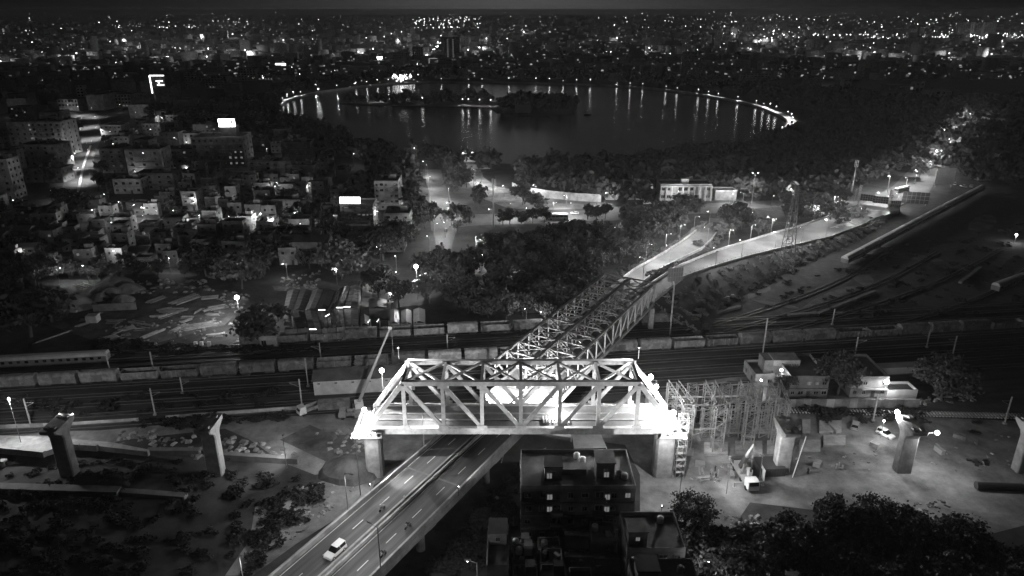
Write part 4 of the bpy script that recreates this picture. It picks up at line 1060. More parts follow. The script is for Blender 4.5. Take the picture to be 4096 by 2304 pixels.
# ------------------------------------------------------------------ trains and wagons
def wagon_proto():
    t = thing('goods_wagon', 'x', 'wagon')
    mb = MB(); mb.loft([[(-4.9,-1.4,1.1),(4.9,-1.4,1.1),(4.9,1.4,1.1),(-4.9,1.4,1.1)],[(-4.9,-1.5,3.3),(4.9,-1.5,3.3),(4.9,1.5,3.3),(-4.9,1.5,3.3)]], False)
    mb._add([(-4.8,-1.4,1.4),(4.8,-1.4,1.4),(4.8,1.4,1.4),(-4.8,1.4,1.4)],[(0,1,2,3)]); lpart('body', mb, 'rust', t)
    for k in range(8):
        for y in (-1.53,1.53):
            mb = MB(); x = -4.5+k*9/7; mb.bx(x-.08,x+.08,y-.06,y+.06,1.1,3.3); lpart('rib', mb, 'rust', t)
    mb = MB(); mb.bx(-5.1,5.1,-1.0,1.0,.85,1.1); lpart('underframe', mb, 'paint_dark', t)
    for x in (-3.4,3.4):
        mb = MB()
        for a in (-.9,.9):
            for y in (-.84,.84): mb.tube((x+a,y-.08,.7),(x+a,y+.08,.7),.45,.45,10)
        mb.bx(x-1.4,x+1.4,-1.1,1.1,.55,.85); lpart('bogie', mb, 'paint_dark', t)
    return t
WG = wagon_proto()
def van_proto():
    t = thing('goods_wagon', 'x', 'wagon')
    prof = [(-1.45,1.1),(1.45,1.1),(1.5,3.3),(1.2,3.8),(.6,4.05),(-.6,4.05),(-1.2,3.8),(-1.5,3.3)]
    mb = MB(); mb.loft([[(-4.9,y,z) for y,z in prof],[(4.9,y,z) for y,z in prof]]); lpart('body', mb, 'rust', t)
    for y in (-1.54,1.54):
        mb = MB(); mb.bx(-1.1,1.1,y-.05,y+.05,1.3,3.2); lpart('sliding_door', mb, 'coach', t)
    for x in (-3.4,3.4):
        mb = MB()
        for a in (-.9,.9):
            for y in (-.84,.84): mb.tube((x+a,y-.08,.7),(x+a,y+.08,.7),.45,.45,10)
        mb.bx(x-1.4,x+1.4,-1.1,1.1,.55,1.05); lpart('bogie', mb, 'paint_dark', t)
    return t
VG = van_proto()
def coach_proto():
    t = thing('passenger_coach', 'x', 'coach')
    prof = [(-1.5,1.1),(1.5,1.1),(1.6,2.9),(1.3,3.6),(.7,3.95),(-.7,3.95),(-1.3,3.6),(-1.6,2.9)]
    mb = MB(); mb.loft([[(-10.6,y,z) for y,z in prof[:3]+prof[7:]],[(10.6,y,z) for y,z in prof[:3]+prof[7:]]]); lpart('body', mb, 'coach', t)
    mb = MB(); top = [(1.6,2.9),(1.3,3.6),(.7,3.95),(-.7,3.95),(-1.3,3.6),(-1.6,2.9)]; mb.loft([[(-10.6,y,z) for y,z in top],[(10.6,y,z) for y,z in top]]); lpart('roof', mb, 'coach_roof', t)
    for y in (-1.58,1.58):
        for k in range(9):
            mb = MB(); x = -8.8+k*2.2; mb.bx(x-.5,x+.5,y-.03,y+.03,1.9,2.7); lpart('window', mb, 'glass', t)
    for x in (-7.4,7.4):
        mb = MB()
        for a in (-1.2,1.2):
            for y in (-.84,.84): mb.tube((x+a,y-.08,.7),(x+a,y+.08,.7),.45,.45,10)
        mb.bx(x-1.8,x+1.8,-1.1,1.1,.55,1.05); lpart('bogie', mb, 'paint_dark', t)
    return t
CG = coach_proto()
PROTO += [WG, VG, CG]
ya = RAD(7.4); H42 = Vector((0,0,.42))
k = 0; s = -6
nl = nr = 0; ORD = 'first second third fourth fifth sixth seventh eighth ninth tenth eleventh twelfth thirteenth fourteenth fifteenth sixteenth seventeenth eighteenth'.split()
while s < 330:
    p = YP(s, 0.0)
    vis_gap = False
    side = 'left' if p.x < 0 else 'right'
    pr = VG if k % 5 in (1,2,3) else WG
    kind_ = 'covered' if pr is VG else 'open'
    if p.x < -25: lab_ = f"{kind_} wagon of the long goods train, {ORD[nl]} from the left edge"; nl += 1
    elif p.x > 60: lab_ = f"{kind_} wagon of the long goods train, {ORD[nr]} right of the truss bridge"; nr += 1
    else: lab_ = kind_+' wagon of the long goods train, beneath the truss bridge'
    copy_tree(pr, p+H42, ya, label=lab_, group='wagons of the long goods train')
    s += 10.9; k += 1
for s in range(0, 14):
    p = YP(66+s*10.9, 20); copy_tree(WG if s%3 else VG, p+H42, ya, label='dark goods wagon in the short rake before the fenced sheds', group='wagons of the rear goods train')
for c in range(3):
    e = K('B',690-345-c*360-20, 790-0); p = YP(0,0)
    base = G(290-c*292, 1462+c*16); copy_tree(CG, base+H42, ya, label=['end coach of the two coach rake at the left edge','second coach of the rake at the left edge','hidden third coach of the rake at the left edge'][c], group='coaches at the left edge')
a = G(3372,1066); b = G(3925,768)
for c in range(11):
    p = a.lerp(b,(c+.5)/11)
    copy_tree(CG, p+H42, math.atan2((b-a).y,(b-a).x), scale=((b-a).length/11/22.2,1,1), label=['nearest coach of the long diagonal passenger train','second coach of the diagonal passenger train'][c] if c < 2 else ('farthest coach of the diagonal passenger train' if c == 10 else 'coach in the middle of the long diagonal passenger train'), group='coaches of the diagonal passenger train')
for (x0,y0,x1,y1,l) in ((3950,1185,4110,1125,'lone coach standing in the dark at the right edge of the yard'),):
    a = G(x0,y0); b = G(x1,y1); copy_tree(CG, (a+b)/2+H42, math.atan2((b-a).y,(b-a).x), label=l)
# whitewashed shed by the yard
A = G(1258,1582); B = G(1660,1560); w = (B-A).length
ws = bldg('long whitewashed railway shed with grey roof behind the left end of the truss', A, math.atan2((B-A).y,(B-A).x), w, 7.5, 4.4, 1, 6, 'wall_white','railway_shed','shed',(),0,False,None,False,'gable')
for k in range(6): link('vent', unit('paint_dark'), ws, (1.5+k*w/6,-.05,3.4), 0, (.7,.1,.35))
# overhead line masts
def mast(p, h, label, arm=3.0):
    t = thing('overhead_line_mast', label, 'mast', p, group='overhead line masts in the railway yard')
    mb = MB(); mb.bx(p.x-.16,p.x+.16,p.y-.12,p.y+.12,0,h); part('post', mb, 'steel_grey', t)
    mb = MB(); mb.beam((p.x,p.y,h-1.2),(p.x+arm,p.y-.4,h-.9),.07,.07); mb.beam((p.x,p.y,h-2.4),(p.x+arm,p.y-.4,h-.95),.06,.06); part('cantilever', mb, 'steel_grey', t)
    mb = MB(); mb.bx(p.x-.4,p.x+.4,p.y-.4,p.y+.4,0,.5); part('footing', mb, 'concrete', t)
for c, x, y, h, l in (('B',712,800,7.5,'mast beside the end of the left edge coaches'),('B',990,782,6.5,'mast behind the long goods rake near its left part'),('B',200,1132,8,'mast by the boundary wall farthest left'),('B',1000,1062,8,'mast by the gap in the boundary wall'),('B',1178,922,5,'short mast in front of the goods rake'),
        ('B',1985,880,9,'tall mast at the corner of the whitewashed shed'),('B',1945,1000,8,'mast above the white cab truck'),('B',2068,712,6,'mast behind the whitewashed shed'),('B',1900,590,9,'slim dark mast left of the fenced sheds'),('U5',495,552,13,'tall thin mast left of the station building'),('U5',505,665,6,'shorter mast closest to the station building'),
        ('U5',1217,608,9,'mast behind the gap between the station buildings'),('U5',1050,300,6,'dim mast in the dark yard'),('U5',1800,478,6,'dim mast with a pale foot in the right yard'),('U5',2005,548,7,'mast in the far right of the yard'),('U5',1375,1060,8,'bent dark mast left of the floodlit pier'),('U5',2420,1085,8,'zigzag mast near the right edge beside the sleepers'),('A',790,655,6,'small mast above the middle of the metro truss')):
    mast(K(c,x,y), h, l, 2.6 if x < 1500 else -2.6)
# railway shack
A = K('B',1678,632); B = K('B',1788,630)
bldg('small white railway shack with two dark openings', A, .02, (B-A).length, 4, 3.4, 1, 2, 'wall_pale','shack','hut',(),0,False,None,True,'flat',random,False,1.6,1.6,0)
# ------------------------------------------------------------------ fenced sheds
SHD = [((215,1030),(330,1030),(440,1360),(300,1210)),]
zr = 5.0
edges_t = [(330,1035),(445,1022),(555,1030),(655,1020),(770,1030),(840,995),(895,990),(985,995)]
edges_m = [(295,1210),(375,1212),(485,1215),(580,1195),(690,1210),(740,1200),(830,1190),(960,1195)]
edges_b = [(300,1380),(420,1370),(520,1362),(640,1372),(690,1365),(770,1360),(850,1352),(970,1345)]
cols = ['roof_metal','roof_metal_dark','roof_metal','roof_metal_dark','roof_metal_dark','roof_metal','roof_metal']
gl = ['first pale','second dark','third pale','fourth dark','narrow dark fifth','sixth','broad seventh']
for k in range(7):
    for half, (T, Bm) in enumerate(((edges_t,edges_m),(edges_m,edges_b))):
        a, b, c_, d = K('T1',*T[k],zr), K('T1',*T[k+1],zr), K('T1',*Bm[k+1],zr), K('T1',*Bm[k],zr)
        g = .25
        def ins(p, q, f): return p.lerp(q, f)
        a2, b2, c2, d2 = ins(a,b,.03), ins(b,a,.03), ins(c_,d,.03), ins(d,c_,.03)
        if half: a2, b2 = ins(a2,d2,.03), ins(b2,c2,.03)
        else: d2, c2 = ins(d2,a2,.03), ins(c2,b2,.03)
        t = thing('shed', gl[k]+' corrugated roof strip of the '+('rear' if not half else 'front')+' sheds, counted from the left', 'shed', d2)
        r1 = (a2+b2)/2+Vector((0,0,.35)); r2 = (d2+c2)/2+Vector((0,0,.35)); mb = MB()
        mb._add([d2,r2,r1,a2],[(0,1,2,3)]); mb._add([r2,c2,b2,r1],[(0,1,2,3)]); part('roof', mb, cols[k] if (k+half)%2 or k>4 else cols[k], t)
        mb = MB(); z0 = Vector((0,0,-zr))
        for p, q in ((d2,c2),(a2,d2),(c2,b2),(b2,a2)): mb._add([p+z0,q+z0,q,p],[(0,1,2,3)])
        part('wall', mb, 'wall_grey', t)
        for kk in range(6):
            mb = MB(); u = (kk+.5)/6; mb.beam(d2.lerp(a2,u)+Vector((0,0,.05)), r2.lerp(r1,u)+Vector((0,0,.05)), .12,.08); part('sheet_seam', mb, cols[k], t)
            mb = MB(); mb.beam(c2.lerp(b2,u)+Vector((0,0,.05)), r2.lerp(r1,u)+Vector((0,0,.05)), .12,.08); part('sheet_seam', mb, cols[k], t)
        excl([a2,b2,c2,d2])
for x0,x1,y0,y1,l,m in ((985,1060,1260,1340,'small shed in the lit shed yard','roof_metal'),(1060,1220,1110,1190,'shed behind the lit yard under a tree','roof_metal'),(1245,1330,1205,1325,'pale shed right of the lit passage','roof_metal'),(1345,1440,1210,1325,'shed next to the last lamp mast','roof_metal_dark'),(1455,1560,1200,1320,'last pale shed at the right end of the fence','roof_metal')):
    a, b, c_, d = K('T1',x0,y0,4),K('T1',x1,y0,4),K('T1',x1,y1,4),K('T1',x0,y1,4)
    t = thing('shed', l, 'shed', d); mb = MB(); r1 = (a+b)/2+Vector((0,0,.8)); r2 = (d+c_)/2+Vector((0,0,.8))
    mb._add([d,r2,r1,a],[(0,1,2,3)]); mb._add([r2,c_,b,r1],[(0,1,2,3)]); part('roof', mb, m, t)
    mb = MB(); z0 = Vector((0,0,-4))
    for p, q in ((d,c_),(a,d),(c_,b),(b,a)): mb._add([p+z0,q+z0,q,p],[(0,1,2,3)])
    part('wall', mb, 'wall_grey', t); excl([a,b,c_,d])
a = K('T1',500,1400); b = K('T1',1570,1360); q = resample([a,b],14)
t = thing('yard_fence', 'dark sheet fence with white posts along the front of the sheds', 'fence', a)
for u, v in zip(q, q[1:]):
    mb = MB(); mb.beam(u+Vector((0,0,1.6)), v+Vector((0,0,1.6)), .12, 3.0); part('panel', mb, 'paint_dark', t)
    mb = MB(); mb.bx(u.x-.18,u.x+.18,u.y-.35,u.y-.15,0,3.2); part('post', mb, 'paint_white', t)
# tube lamps on the sheds
for x, y, r, l in ((640,1203,0,'bright tube lamp on the ridge gap of the fourth shed'),(800,1182,0,'left tube lamp on the sixth shed'),(865,1176,0,'right tube lamp on the sixth shed'),(1060,1300,1.5,'left tube lamp in the lit shed yard'),(1140,1295,1.5,'right tube lamp in the lit shed yard'),(690,1250,1.2,'tube lamp in the gap beside the fourth shed'),(560,1375,0,'tube lamp at the eave of the front sheds, near the left')):
    p = K('T1',x,y,6.4); t = thing('tube_lamp', l, 'lamp', p); mb = MB(); mb.box(p,(2.2,.2,.2),r); part('tube', mb, 'tube_lit', t)
    mb = MB(); mb.box(p+Vector((0,.12,.14)),(2.3,.3,.08),r); part('reflector', mb, 'paint_white', t)
# ------------------------------------------------------------------ dark apartment blocks at the bottom
R6 = random.Random(11)
def block(label, x0, x1, y0, y1, h, floors, cols, lit, heads=(), wall='wall_grey', tanks=()):
    t = bldg(label, (x0,y0), 0, x1-x0, y1-y0, h, floors, cols, wall,'apartment_block','building',lit,0,False,None,True,'flat',R6,True,1.5,1.3,3)
    for (hx,hy,sx,sy,hh,lw) in heads:
        link('stair_head', unit(wall), t, (hx-x0,hy-y0,h), 0, (sx,sy,hh)); link('roof_slab', unit('roof_flat'), t, (hx-x0,hy-y0,h+hh), 0, (sx+.4,sy+.4,.18))
        link('window', WINL if lw else WIN, t, (hx-x0,hy-y0-sy/2,h+hh*.55), 0, (.9,1,1.0))
    for (tx,ty,wh) in tanks: link('water_tank', TANKW if wh else TANK, t, (tx-x0,ty-y0,h), 0, (1,1,1))
    excl([Vector((x0-1,y0-1,0)),Vector((x1+1,y0-1,0)),Vector((x1+1,y1+1,0)),Vector((x0-1,y1+1,0))])
    return t
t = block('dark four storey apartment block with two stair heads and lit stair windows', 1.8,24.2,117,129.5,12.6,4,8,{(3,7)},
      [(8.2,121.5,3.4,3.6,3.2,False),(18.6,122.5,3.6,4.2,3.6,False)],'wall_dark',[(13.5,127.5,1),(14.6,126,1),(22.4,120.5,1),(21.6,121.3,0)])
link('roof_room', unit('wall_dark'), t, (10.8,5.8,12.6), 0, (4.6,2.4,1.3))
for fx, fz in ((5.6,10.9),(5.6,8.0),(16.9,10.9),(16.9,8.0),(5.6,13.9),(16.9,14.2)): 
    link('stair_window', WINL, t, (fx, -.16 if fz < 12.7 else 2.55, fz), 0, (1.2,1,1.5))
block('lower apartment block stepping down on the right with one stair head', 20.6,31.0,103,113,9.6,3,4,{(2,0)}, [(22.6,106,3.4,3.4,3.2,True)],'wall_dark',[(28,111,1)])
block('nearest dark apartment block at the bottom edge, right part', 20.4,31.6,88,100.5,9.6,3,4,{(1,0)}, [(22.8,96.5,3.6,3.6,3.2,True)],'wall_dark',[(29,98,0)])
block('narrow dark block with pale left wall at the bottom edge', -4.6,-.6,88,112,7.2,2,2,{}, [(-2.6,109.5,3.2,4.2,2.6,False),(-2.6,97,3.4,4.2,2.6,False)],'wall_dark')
kk = 0
for gx in range(4):
    for gy in range(5):
        x0 = .2+gx*5.0+R6.uniform(-.3,.3); y0 = 89+gy*4.9+R6.uniform(-.3,.3); w_, d_ = R6.uniform(3.8,4.7), R6.uniform(3.6,4.6); hh = R6.uniform(2.6,7.4); lit_ = R6.random() < .07
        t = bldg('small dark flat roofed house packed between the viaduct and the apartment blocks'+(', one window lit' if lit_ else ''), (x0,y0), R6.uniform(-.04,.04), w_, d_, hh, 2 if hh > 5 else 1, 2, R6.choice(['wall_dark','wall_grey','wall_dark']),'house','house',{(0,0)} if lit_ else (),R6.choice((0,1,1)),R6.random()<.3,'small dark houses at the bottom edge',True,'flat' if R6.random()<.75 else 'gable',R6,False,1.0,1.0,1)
        for _ in range(2):
            link('roof_clutter', unit(R6.choice(['timber','roof_metal','wall_grey','paint_dark'])), t, (R6.uniform(.6,w_-.6),R6.uniform(.6,d_-.6),hh+.05), R6.uniform(0,3), (R6.uniform(.4,1.6),R6.uniform(.3,1.0),R6.uniform(.2,.9)))
excl([Vector((-6,86,0)),Vector((20.4,86,0)),Vector((20.4,115,0)),Vector((-6,115,0))])
# sand heap apron above the block and dark water beneath the viaduct
# billboard seen from behind, site canopy behind the block
A = K('S2',470,870); mb = MB(); a, b, c_, d = K('S2',465,860,3.2),K('S2',745,860,3.2),K('S2',815,1020,3.2),K('S2',490,1030,3.2)
t = thing('site_canopy', 'flat pale canopy roof behind the apartment block', 'canopy', d)
mb._add([d,c_,b,a],[(0,1,2,3)]); mb._add([p-Vector((0,0,.15)) for p in (d,a,b,c_)],[(0,1,2,3)])
for p, q in ((d,c_),(c_,b),(b,a),(a,d)): mb._add([p-Vector((0,0,.15)),q-Vector((0,0,.15)),q,p],[(0,1,2,3)])
part('roof', mb, 'tarp', t)
for p in (a,b,c_,d): mb = MB(); mb.tube((p.x,p.y,0),(p.x,p.y,3.05),.08,.08,6); part('post', mb, 'steel_grey', t)
# leaning lamp post beside viaduct
a = K('A',1190,1180,9.5); b = K('A',1135,1370,1.5); mb = MB(); mb.tube(b,a,.12,.08,6); solo('leaning_post', mb, 'steel_grey', 'pale leaning post hanging beside the right edge of the viaduct', 'post')

# ------------------------------------------------------------------ left foreground: unfinished low viaduct and girders
def slab(name, label, pts, z0, z1, m, cat='girder'):
    mb = MB(); P = [(p.x,p.y) for p in pts]; mb.prism(P if sum(P[i][0]*P[(i+1)%len(P)][1]-P[(i+1)%len(P)][0]*P[i][1] for i in range(len(P)))>0 else P[::-1], z0, z1); return solo(name, mb, m, label, cat)
def KK(c, z, *xy): return [K(c,x,y,z) for x,y in xy]
slab('ramp_slab', 'pale unfinished concrete ramp slab at the left edge beneath the dark pier', KK('S7',3.0,(-200,480),(-200,615),(460,668),(700,585),(1040,600),(1580,660),(1600,640),(1200,560),(460,500)), 1.6, 3.0, 'concrete', 'ramp')
for x0,x1,l in ((-180,200,'first kerb girder on the ramp slab, at the left edge'),(205,470,'second kerb girder on the ramp slab, left of the pier'),(690,850,'third kerb girder on the ramp slab, right of the pier'),(860,1040,'fourth kerb girder on the ramp slab, right of the pier')):
    y = lambda x: 610+x*.1 if x < 500 else 565+(x-660)*.06
    a = K('S7',x0,y(x0),3.6); b = K('S7',x1,y(x1),3.6); mb = MB(); mb.beam(a-Vector((0,0,.8)),b-Vector((0,0,.8)),.9,1.6); solo('kerb_girder', mb, 'concrete', l, 'girder')
for x, y, l in ((30,820,'round column under the left end of the ramp slab'),(800,870,'round column under the ramp slab right of the dark pier')):
    p = K('S7',x,y); t = thing('column', l, 'column', p); mb = MB(); mb.tube((p.x,p.y,0),(p.x,p.y,1.3),.6,.6,12); part('shaft', mb, 'concrete', t); mb = MB(); mb.box((p.x,p.y,1.45),(1.9,1.4,.4)); part('cap', mb, 'concrete', t)
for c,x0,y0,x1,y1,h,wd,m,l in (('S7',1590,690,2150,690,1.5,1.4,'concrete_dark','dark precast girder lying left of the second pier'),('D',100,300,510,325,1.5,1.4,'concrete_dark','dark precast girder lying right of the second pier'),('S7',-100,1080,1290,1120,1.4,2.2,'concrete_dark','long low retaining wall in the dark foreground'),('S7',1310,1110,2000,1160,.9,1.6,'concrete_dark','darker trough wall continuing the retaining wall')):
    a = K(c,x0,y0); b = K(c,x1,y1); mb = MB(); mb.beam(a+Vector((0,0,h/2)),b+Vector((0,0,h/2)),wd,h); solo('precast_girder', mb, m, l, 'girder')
# rubble stones and timbers by the haul road
STM = [MB().loft([[(-.5,-.4,0),(.5,-.35,0),(.45,.4,0),(-.4,.45,0)],[(-.3,-.25,.45),(.28,-.2,.5),(.3,.25,.42),(-.25,.3,.5)]]).mesh('stone', m) for m in ('concrete','dirt','concrete_dark')]
def rubble(polyP, n, label, group, smin=.6, smax=1.6):
    poly = [G(*p) for p in polyP]; xs = [p.x for p in poly]; ys = [p.y for p in poly]; k = 0
    root = thing('rubble_heap', label, 'rubble', (sum(xs)/len(xs),sum(ys)/len(ys),0), group=group); b = BASE[root.name]
    while k < n:
        x, y = R6.uniform(min(xs),max(xs)), R6.uniform(min(ys),max(ys))
        if not in_poly(x,y,poly): continue
        s = R6.uniform(smin,smax); link('stone', R6.choice(STM), root, (x-b.x,y-b.y,-.02), R6.uniform(0,6), (s*R6.uniform(.8,1.8),s,s*.8)); k += 1
RG = 'rubble heaps on the bare ground'
rubble([(560,1760),(900,1740),(1150,1800),(1200,1830),(700,1830)], 90, 'dark rubble field right of the second left pier', RG)
rubble([(1240,1720),(1500,1700),(1500,1850),(1380,1860)], 70, 'rubble beside the floodlit left pier', RG)
rubble([(1120,1990),(1250,1930),(1420,1950),(1330,2040),(1180,2150),(1120,2180)], 90, 'rubble on the verge left of the foreground viaduct', RG, .4, 1.1)
rubble([(470,1730),(620,1720),(640,1760),(480,1780)], 24, 'dark rubble on the haul road between the left piers', RG)
rubble([(2900,2060),(3060,2050),(3050,2110),(2900,2110)], 24, 'pale rubble below the mobile crane among the bushes', RG, .5, 1.2)
rubble([(3560,2010),(3760,1990),(3800,2030),(3650,2050)], 26, 'pale rubble at the edge of the trees below the floodlit pier', RG, .5, 1.2)
rubble([(3650,1600),(3800,1560),(3950,1600),(3700,1625)], 40, 'tangled pale debris by the big tree right of the station', RG, .5, 1.5)
# dark spoil heaps
def heap(c, x, y, rx, ry, h, m, label, cat='heap', name='earth_heap'):
    p = K(c,x,y); rr = random.Random(int(x*7+y)); rings = []
    for k, (f, z) in enumerate(((1,-.1),(.78,.35),(.5,.72),(.22,.95),(.05,1.0))):
        rings.append([(p.x+math.cos(2*math.pi*i/14)*rx*f*rr.uniform(.88,1.12), p.y+math.sin(2*math.pi*i/14)*ry*f*rr.uniform(.88,1.12), h*z) for i in range(14)])
    mb = MB(); mb.loft(rings); return solo(name, mb, m, label, cat)
heap('D',780,370,8,6,4.0,'dirt_dark','dark spoil heap left of the floodlit left pier')
# ------------------------------------------------------------------ scrap yard on the left
for x,y,rx,h,l in ((430,490,7.5,5.0,'largest cone of sand in the timber yard, nearest'),(290,400,6,3.6,'sand cone at the left end of the timber yard'),(780,310,8,4,'broad sand heap at the back of the yard'),(690,350,6,3.4,'sand heap in the second row of the yard'),(760,380,5,3,'sand heap behind the long low wall'),(850,440,4.5,3,'small sand heap on the long low wall'),(900,350,6,3.2,'dark sand heap on the right of the heaps'),(650,420,4,2.4,'low sand heap in front of the row')):
    heap('T7',x,y,rx,rx*.8,h,'sand',l,'heap','sand_heap')
for x0,y0,x1,y1,l in ((240,530,440,415,'white sloping conveyor beam beside the largest sand cone'),(230,525,450,555,'long white beam at the foot of the largest sand cone')):
    a = K('T7',x0,y0); b = K('T7',x1,y1); mb = MB(); mb.beam(a+Vector((0,0,1.0)),b+Vector((0,0,1.2)),.7,.7); solo('long_beam', mb, 'paint_white', l, 'beam')
a = K('T7',590,530); b = K('T7',960,510); mb = MB(); mb.beam(a+Vector((0,0,1.4)),b+Vector((0,0,1.4)),.5,2.8); solo('yard_wall', mb, 'wall_grey', 'long low wall in front of the sand heaps', 'wall')
PLK = [MB().bx(-3.2,3.2,-.12,.12,0,.22).mesh('plank', m) for m in ('timber','concrete')]
def planks(c, x, y, n, rz, label, spread=2.4, L=1.0, layers=2):
    p = K(c,x,y); t = thing('timber_stack', label, 'timber stack', p, .0001, 'stacks of beams in the yard')
    for k in range(n):
        a = rz+R6.uniform(-.06,.06); v = Vector((-math.sin(rz),math.cos(rz),0))*(R6.uniform(-.5,.5)*spread)
        link('plank', R6.choice(PLK), t, v+Vector((0,0,(k%layers)*.24)), a, (L*R6.uniform(.7,1.2),R6.uniform(.8,2),1))
for x,y,n,r,l,sp,L in ((1130,430,10,1.1,'leaning stack of pale beams at the left of the timber yard',3,1.1),(1380,430,16,1.0,'tall stack of long pale beams in the middle of the timber yard',4.5,1.6),(1590,410,10,.3,'square stack of planks right of the long beams',4,.8),(1280,520,14,.1,'row of crated planks at the lane edge',3,1.3),(1500,660,22,.5,'tangled heap of long pale beams below the lane',6,1.6),(1080,730,8,1.1,'pair of long leaning beams below the lane',2,1.4),(880,680,8,.9,'short bright beams at the lower left of the yard',2.5,.7),(720,760,8,.8,'grey beams at the lowest corner of the yard',3,.9),(1650,490,12,.5,'planks under the round yard lamp',5,.9),(500,310,10,-.5,'grey poles behind the sand heaps',4,1.0),(240,750,4,1.0,'single long beam lying in the dark below the yard',.6,2.0)):
    planks('T7',x,y,n,r,l,sp,L)
for k in range(22):
    planks('P', R6.uniform(330,1010), R6.uniform(1200,1375), R6.randint(3,8), R6.choice([.2,.5,.9,1.1,-.3])+R6.uniform(-.2,.2), 'loose stack of pale beams strewn about the timber yard', R6.uniform(1,3.5), R6.uniform(.5,1.2))
rubble([(420,1290),(900,1270),(960,1330),(700,1390),(430,1370)], 110, 'strewn scrap on the lower part of the timber yard', RG, .5, 1.4)
rubble([(880,1160),(1000,1180),(960,1250),(850,1260)], 45, 'scrap pieces around the round yard lamp', RG, .6, 1.6)
rubble([(1120,1095),(1290,1085),(1300,1150),(1130,1160)], 60, 'pale scrap heap behind the corrugated sheds', RG, .6, 1.6)
rubble([(400,1130),(820,1120),(860,1170),(430,1180)], 90, 'dark scrap field behind the sand heaps', RG, .8, 2.0)
crate(K('T7',590,615),3.6,3.0,2.6,.1,'tarp','small pale hut at the lane end of the timber yard','hut','hut')
for k, x in enumerate((1470,1520,1585)): crate(K('T7',x,835),1.0,.8,1.9,0,'paint_white',['left','middle','right'][k]+' of three small white cabinets beside the tracks','signal_cabinet','cabinet')
crate(K('T7',1290,860),3.4,.8,.5,.3,'paint_white','flat white slab lying beside the three cabinets','slab','slab')
for i,(x,y) in enumerate(((20,185),(55,165),(75,135),(120,130),(190,125),(215,115),(255,100))):
    crate(K('U5',x,y),1.2,.9,2.2,0,'concrete','pale marker cabinet in the row '+['nearest the stair tower','second from the stair tower','third from the stair tower','fourth from the stair tower','third from the right end','second from the right end','at the right end'][i]+' below the flyover','signal_cabinet','cabinet')
# ------------------------------------------------------------------ sign-topped office and neighbours (centre left)
def kb(c, x0, y0, x1, y1, **kw): pass
A = K('T1',820,470); B = K('T1',1110,468); w = (B-A).length
h = HZ(*PX('T1',820,275), A.y)
ob = bldg('six storey office block with a glaring rooftop sign and ribbon windows', A, .01, w, 12, h, 6, 8, 'wall_grey','office_block','building',{(3,4),(3,5),(3,6),(3,7),(1,5),(1,6),(0,5),(0,6)},0,False,None,True,'flat',random,True,2.2,1.5)
st = thing('rooftop_sign', 'glaring blank white rooftop sign panel on the six storey office', 'sign', (A.x,A.y+.4,h))
mb = MB(); w2 = w*.62; mb.bx(A.x,A.x+w2,A.y+.3,A.y+.5,h+1.1,h+4.2); part('panel', mb, 'sign_lit', st)
mb = MB()
for k in range(6): mb.bx(A.x+.3+k*(w2-.6)/5-.1,A.x+.3+k*(w2-.6)/5+.1,A.y+.55,A.y+.75,h,h+4.3)
part('frame', mb, 'steel_dark', st)
A2 = K('T1',1110,330); bldg('pale five storey block behind the sign-topped office', (A2.x,A2.y+4), .02, w*.8, 16, 15, 5, 5, 'wall_pale','apartment_block','building',{(0,0),(1,0)},2,True)
A3 = K('T1',1205,560); bldg('tall pale side block right of the sign-topped office', A3, .02, 12, 14, 11, 4, 3, 'wall_pale','apartment_block','building',(),1,True)
A4 = K('T1',690,590); bldg('long two storey block with white balcony band before the office', A4, .02, 19, 8, 6.5, 2, 7, 'wall_pale','shop_row','building',{(1,0),(1,1)},0)
A5 = K('T1',1010,690); bldg('long grey three storey block below the office, half hidden by trees', A5, .02, 18, 10, 8.5, 3, 8, 'wall_grey','apartment_block','building',(),0)
A6 = K('T1',390,790); bldg('blank white gable wall house above the scrap heap', A6, .01, 15, 9, 9.5, 1, 2, 'wall_pale','house','house',(),0,False,None,False,'gable')
A7 = K('T1',200,360); bldg('modern white two storey house with framed balcony', A7, .02, 16, 11, 7.5, 2, 3, 'wall_pale','house','house',{(0,1)},1,True)
HG = 'larger buildings of the left town'
def hb(c, x, y, w, d, h, fl, cl, label, wall='wall_grey', lit=(), rz=.01, **kw):
    p = K(c,x,y); PLACED.append((p.x+w/2,p.y+d/2,max(w,d)*.62)); return bldg(label, p, rz, w, d, h, fl, cl, wall, 'building','building', lit, kw.get('tank',2), kw.get('head',True), HG, True,'flat',R6,True,1.8,1.6,3)
hb('T6',640,520,34,22,19,5,9,'hotel-like block with lit floors on its right and a glowing rooftop cube','wall_pale',{(1,6),(1,7),(1,8),(0,6),(0,7),(0,8),(2,7),(2,8)},.06,head=True)
rz_ = .06; hp = K('T6',640,520); st = thing('rooftop_sign', 'glowing cube sign on the stair tower of the hotel-like block', 'sign', (hp.x+22,hp.y+14,19))
mb = MB(); mb.box((hp.x+22,hp.y+14,22.2),(10,8,6.4),rz_); part('tower', mb, 'wall_pale', st)
mb = MB(); mb.box((hp.x+22,hp.y+9.8,28.0),(11,.3,5.2),rz_); part('panel', mb, 'sign_lit', st)
for dx_ in (-2.5, 3.5): mb = MB(); mb.box((hp.x+22+dx_,hp.y+9.6,28.4),(1.0,.1,3.4),rz_); part('letter_mark', mb, 'board_dark', st)
hb('T5',1670,860,22,16,18,5,3,'four bay apartment block right of the avenue with framed front','wall_grey',{},.05)
hb('T5',1330,780,15,18,15,5,3,'balconied apartment block lining the right of the avenue','wall_grey',(),.05)
hb('T6',250,540,24,16,12,4,6,'stepped block with long balcony bands','wall_grey',{(3,4)},.04)
hb('T6',1250,660,15,12,11,4,3,'square pale block with dark windows in the middle of the town','wall_pale',{(0,2)},.03)
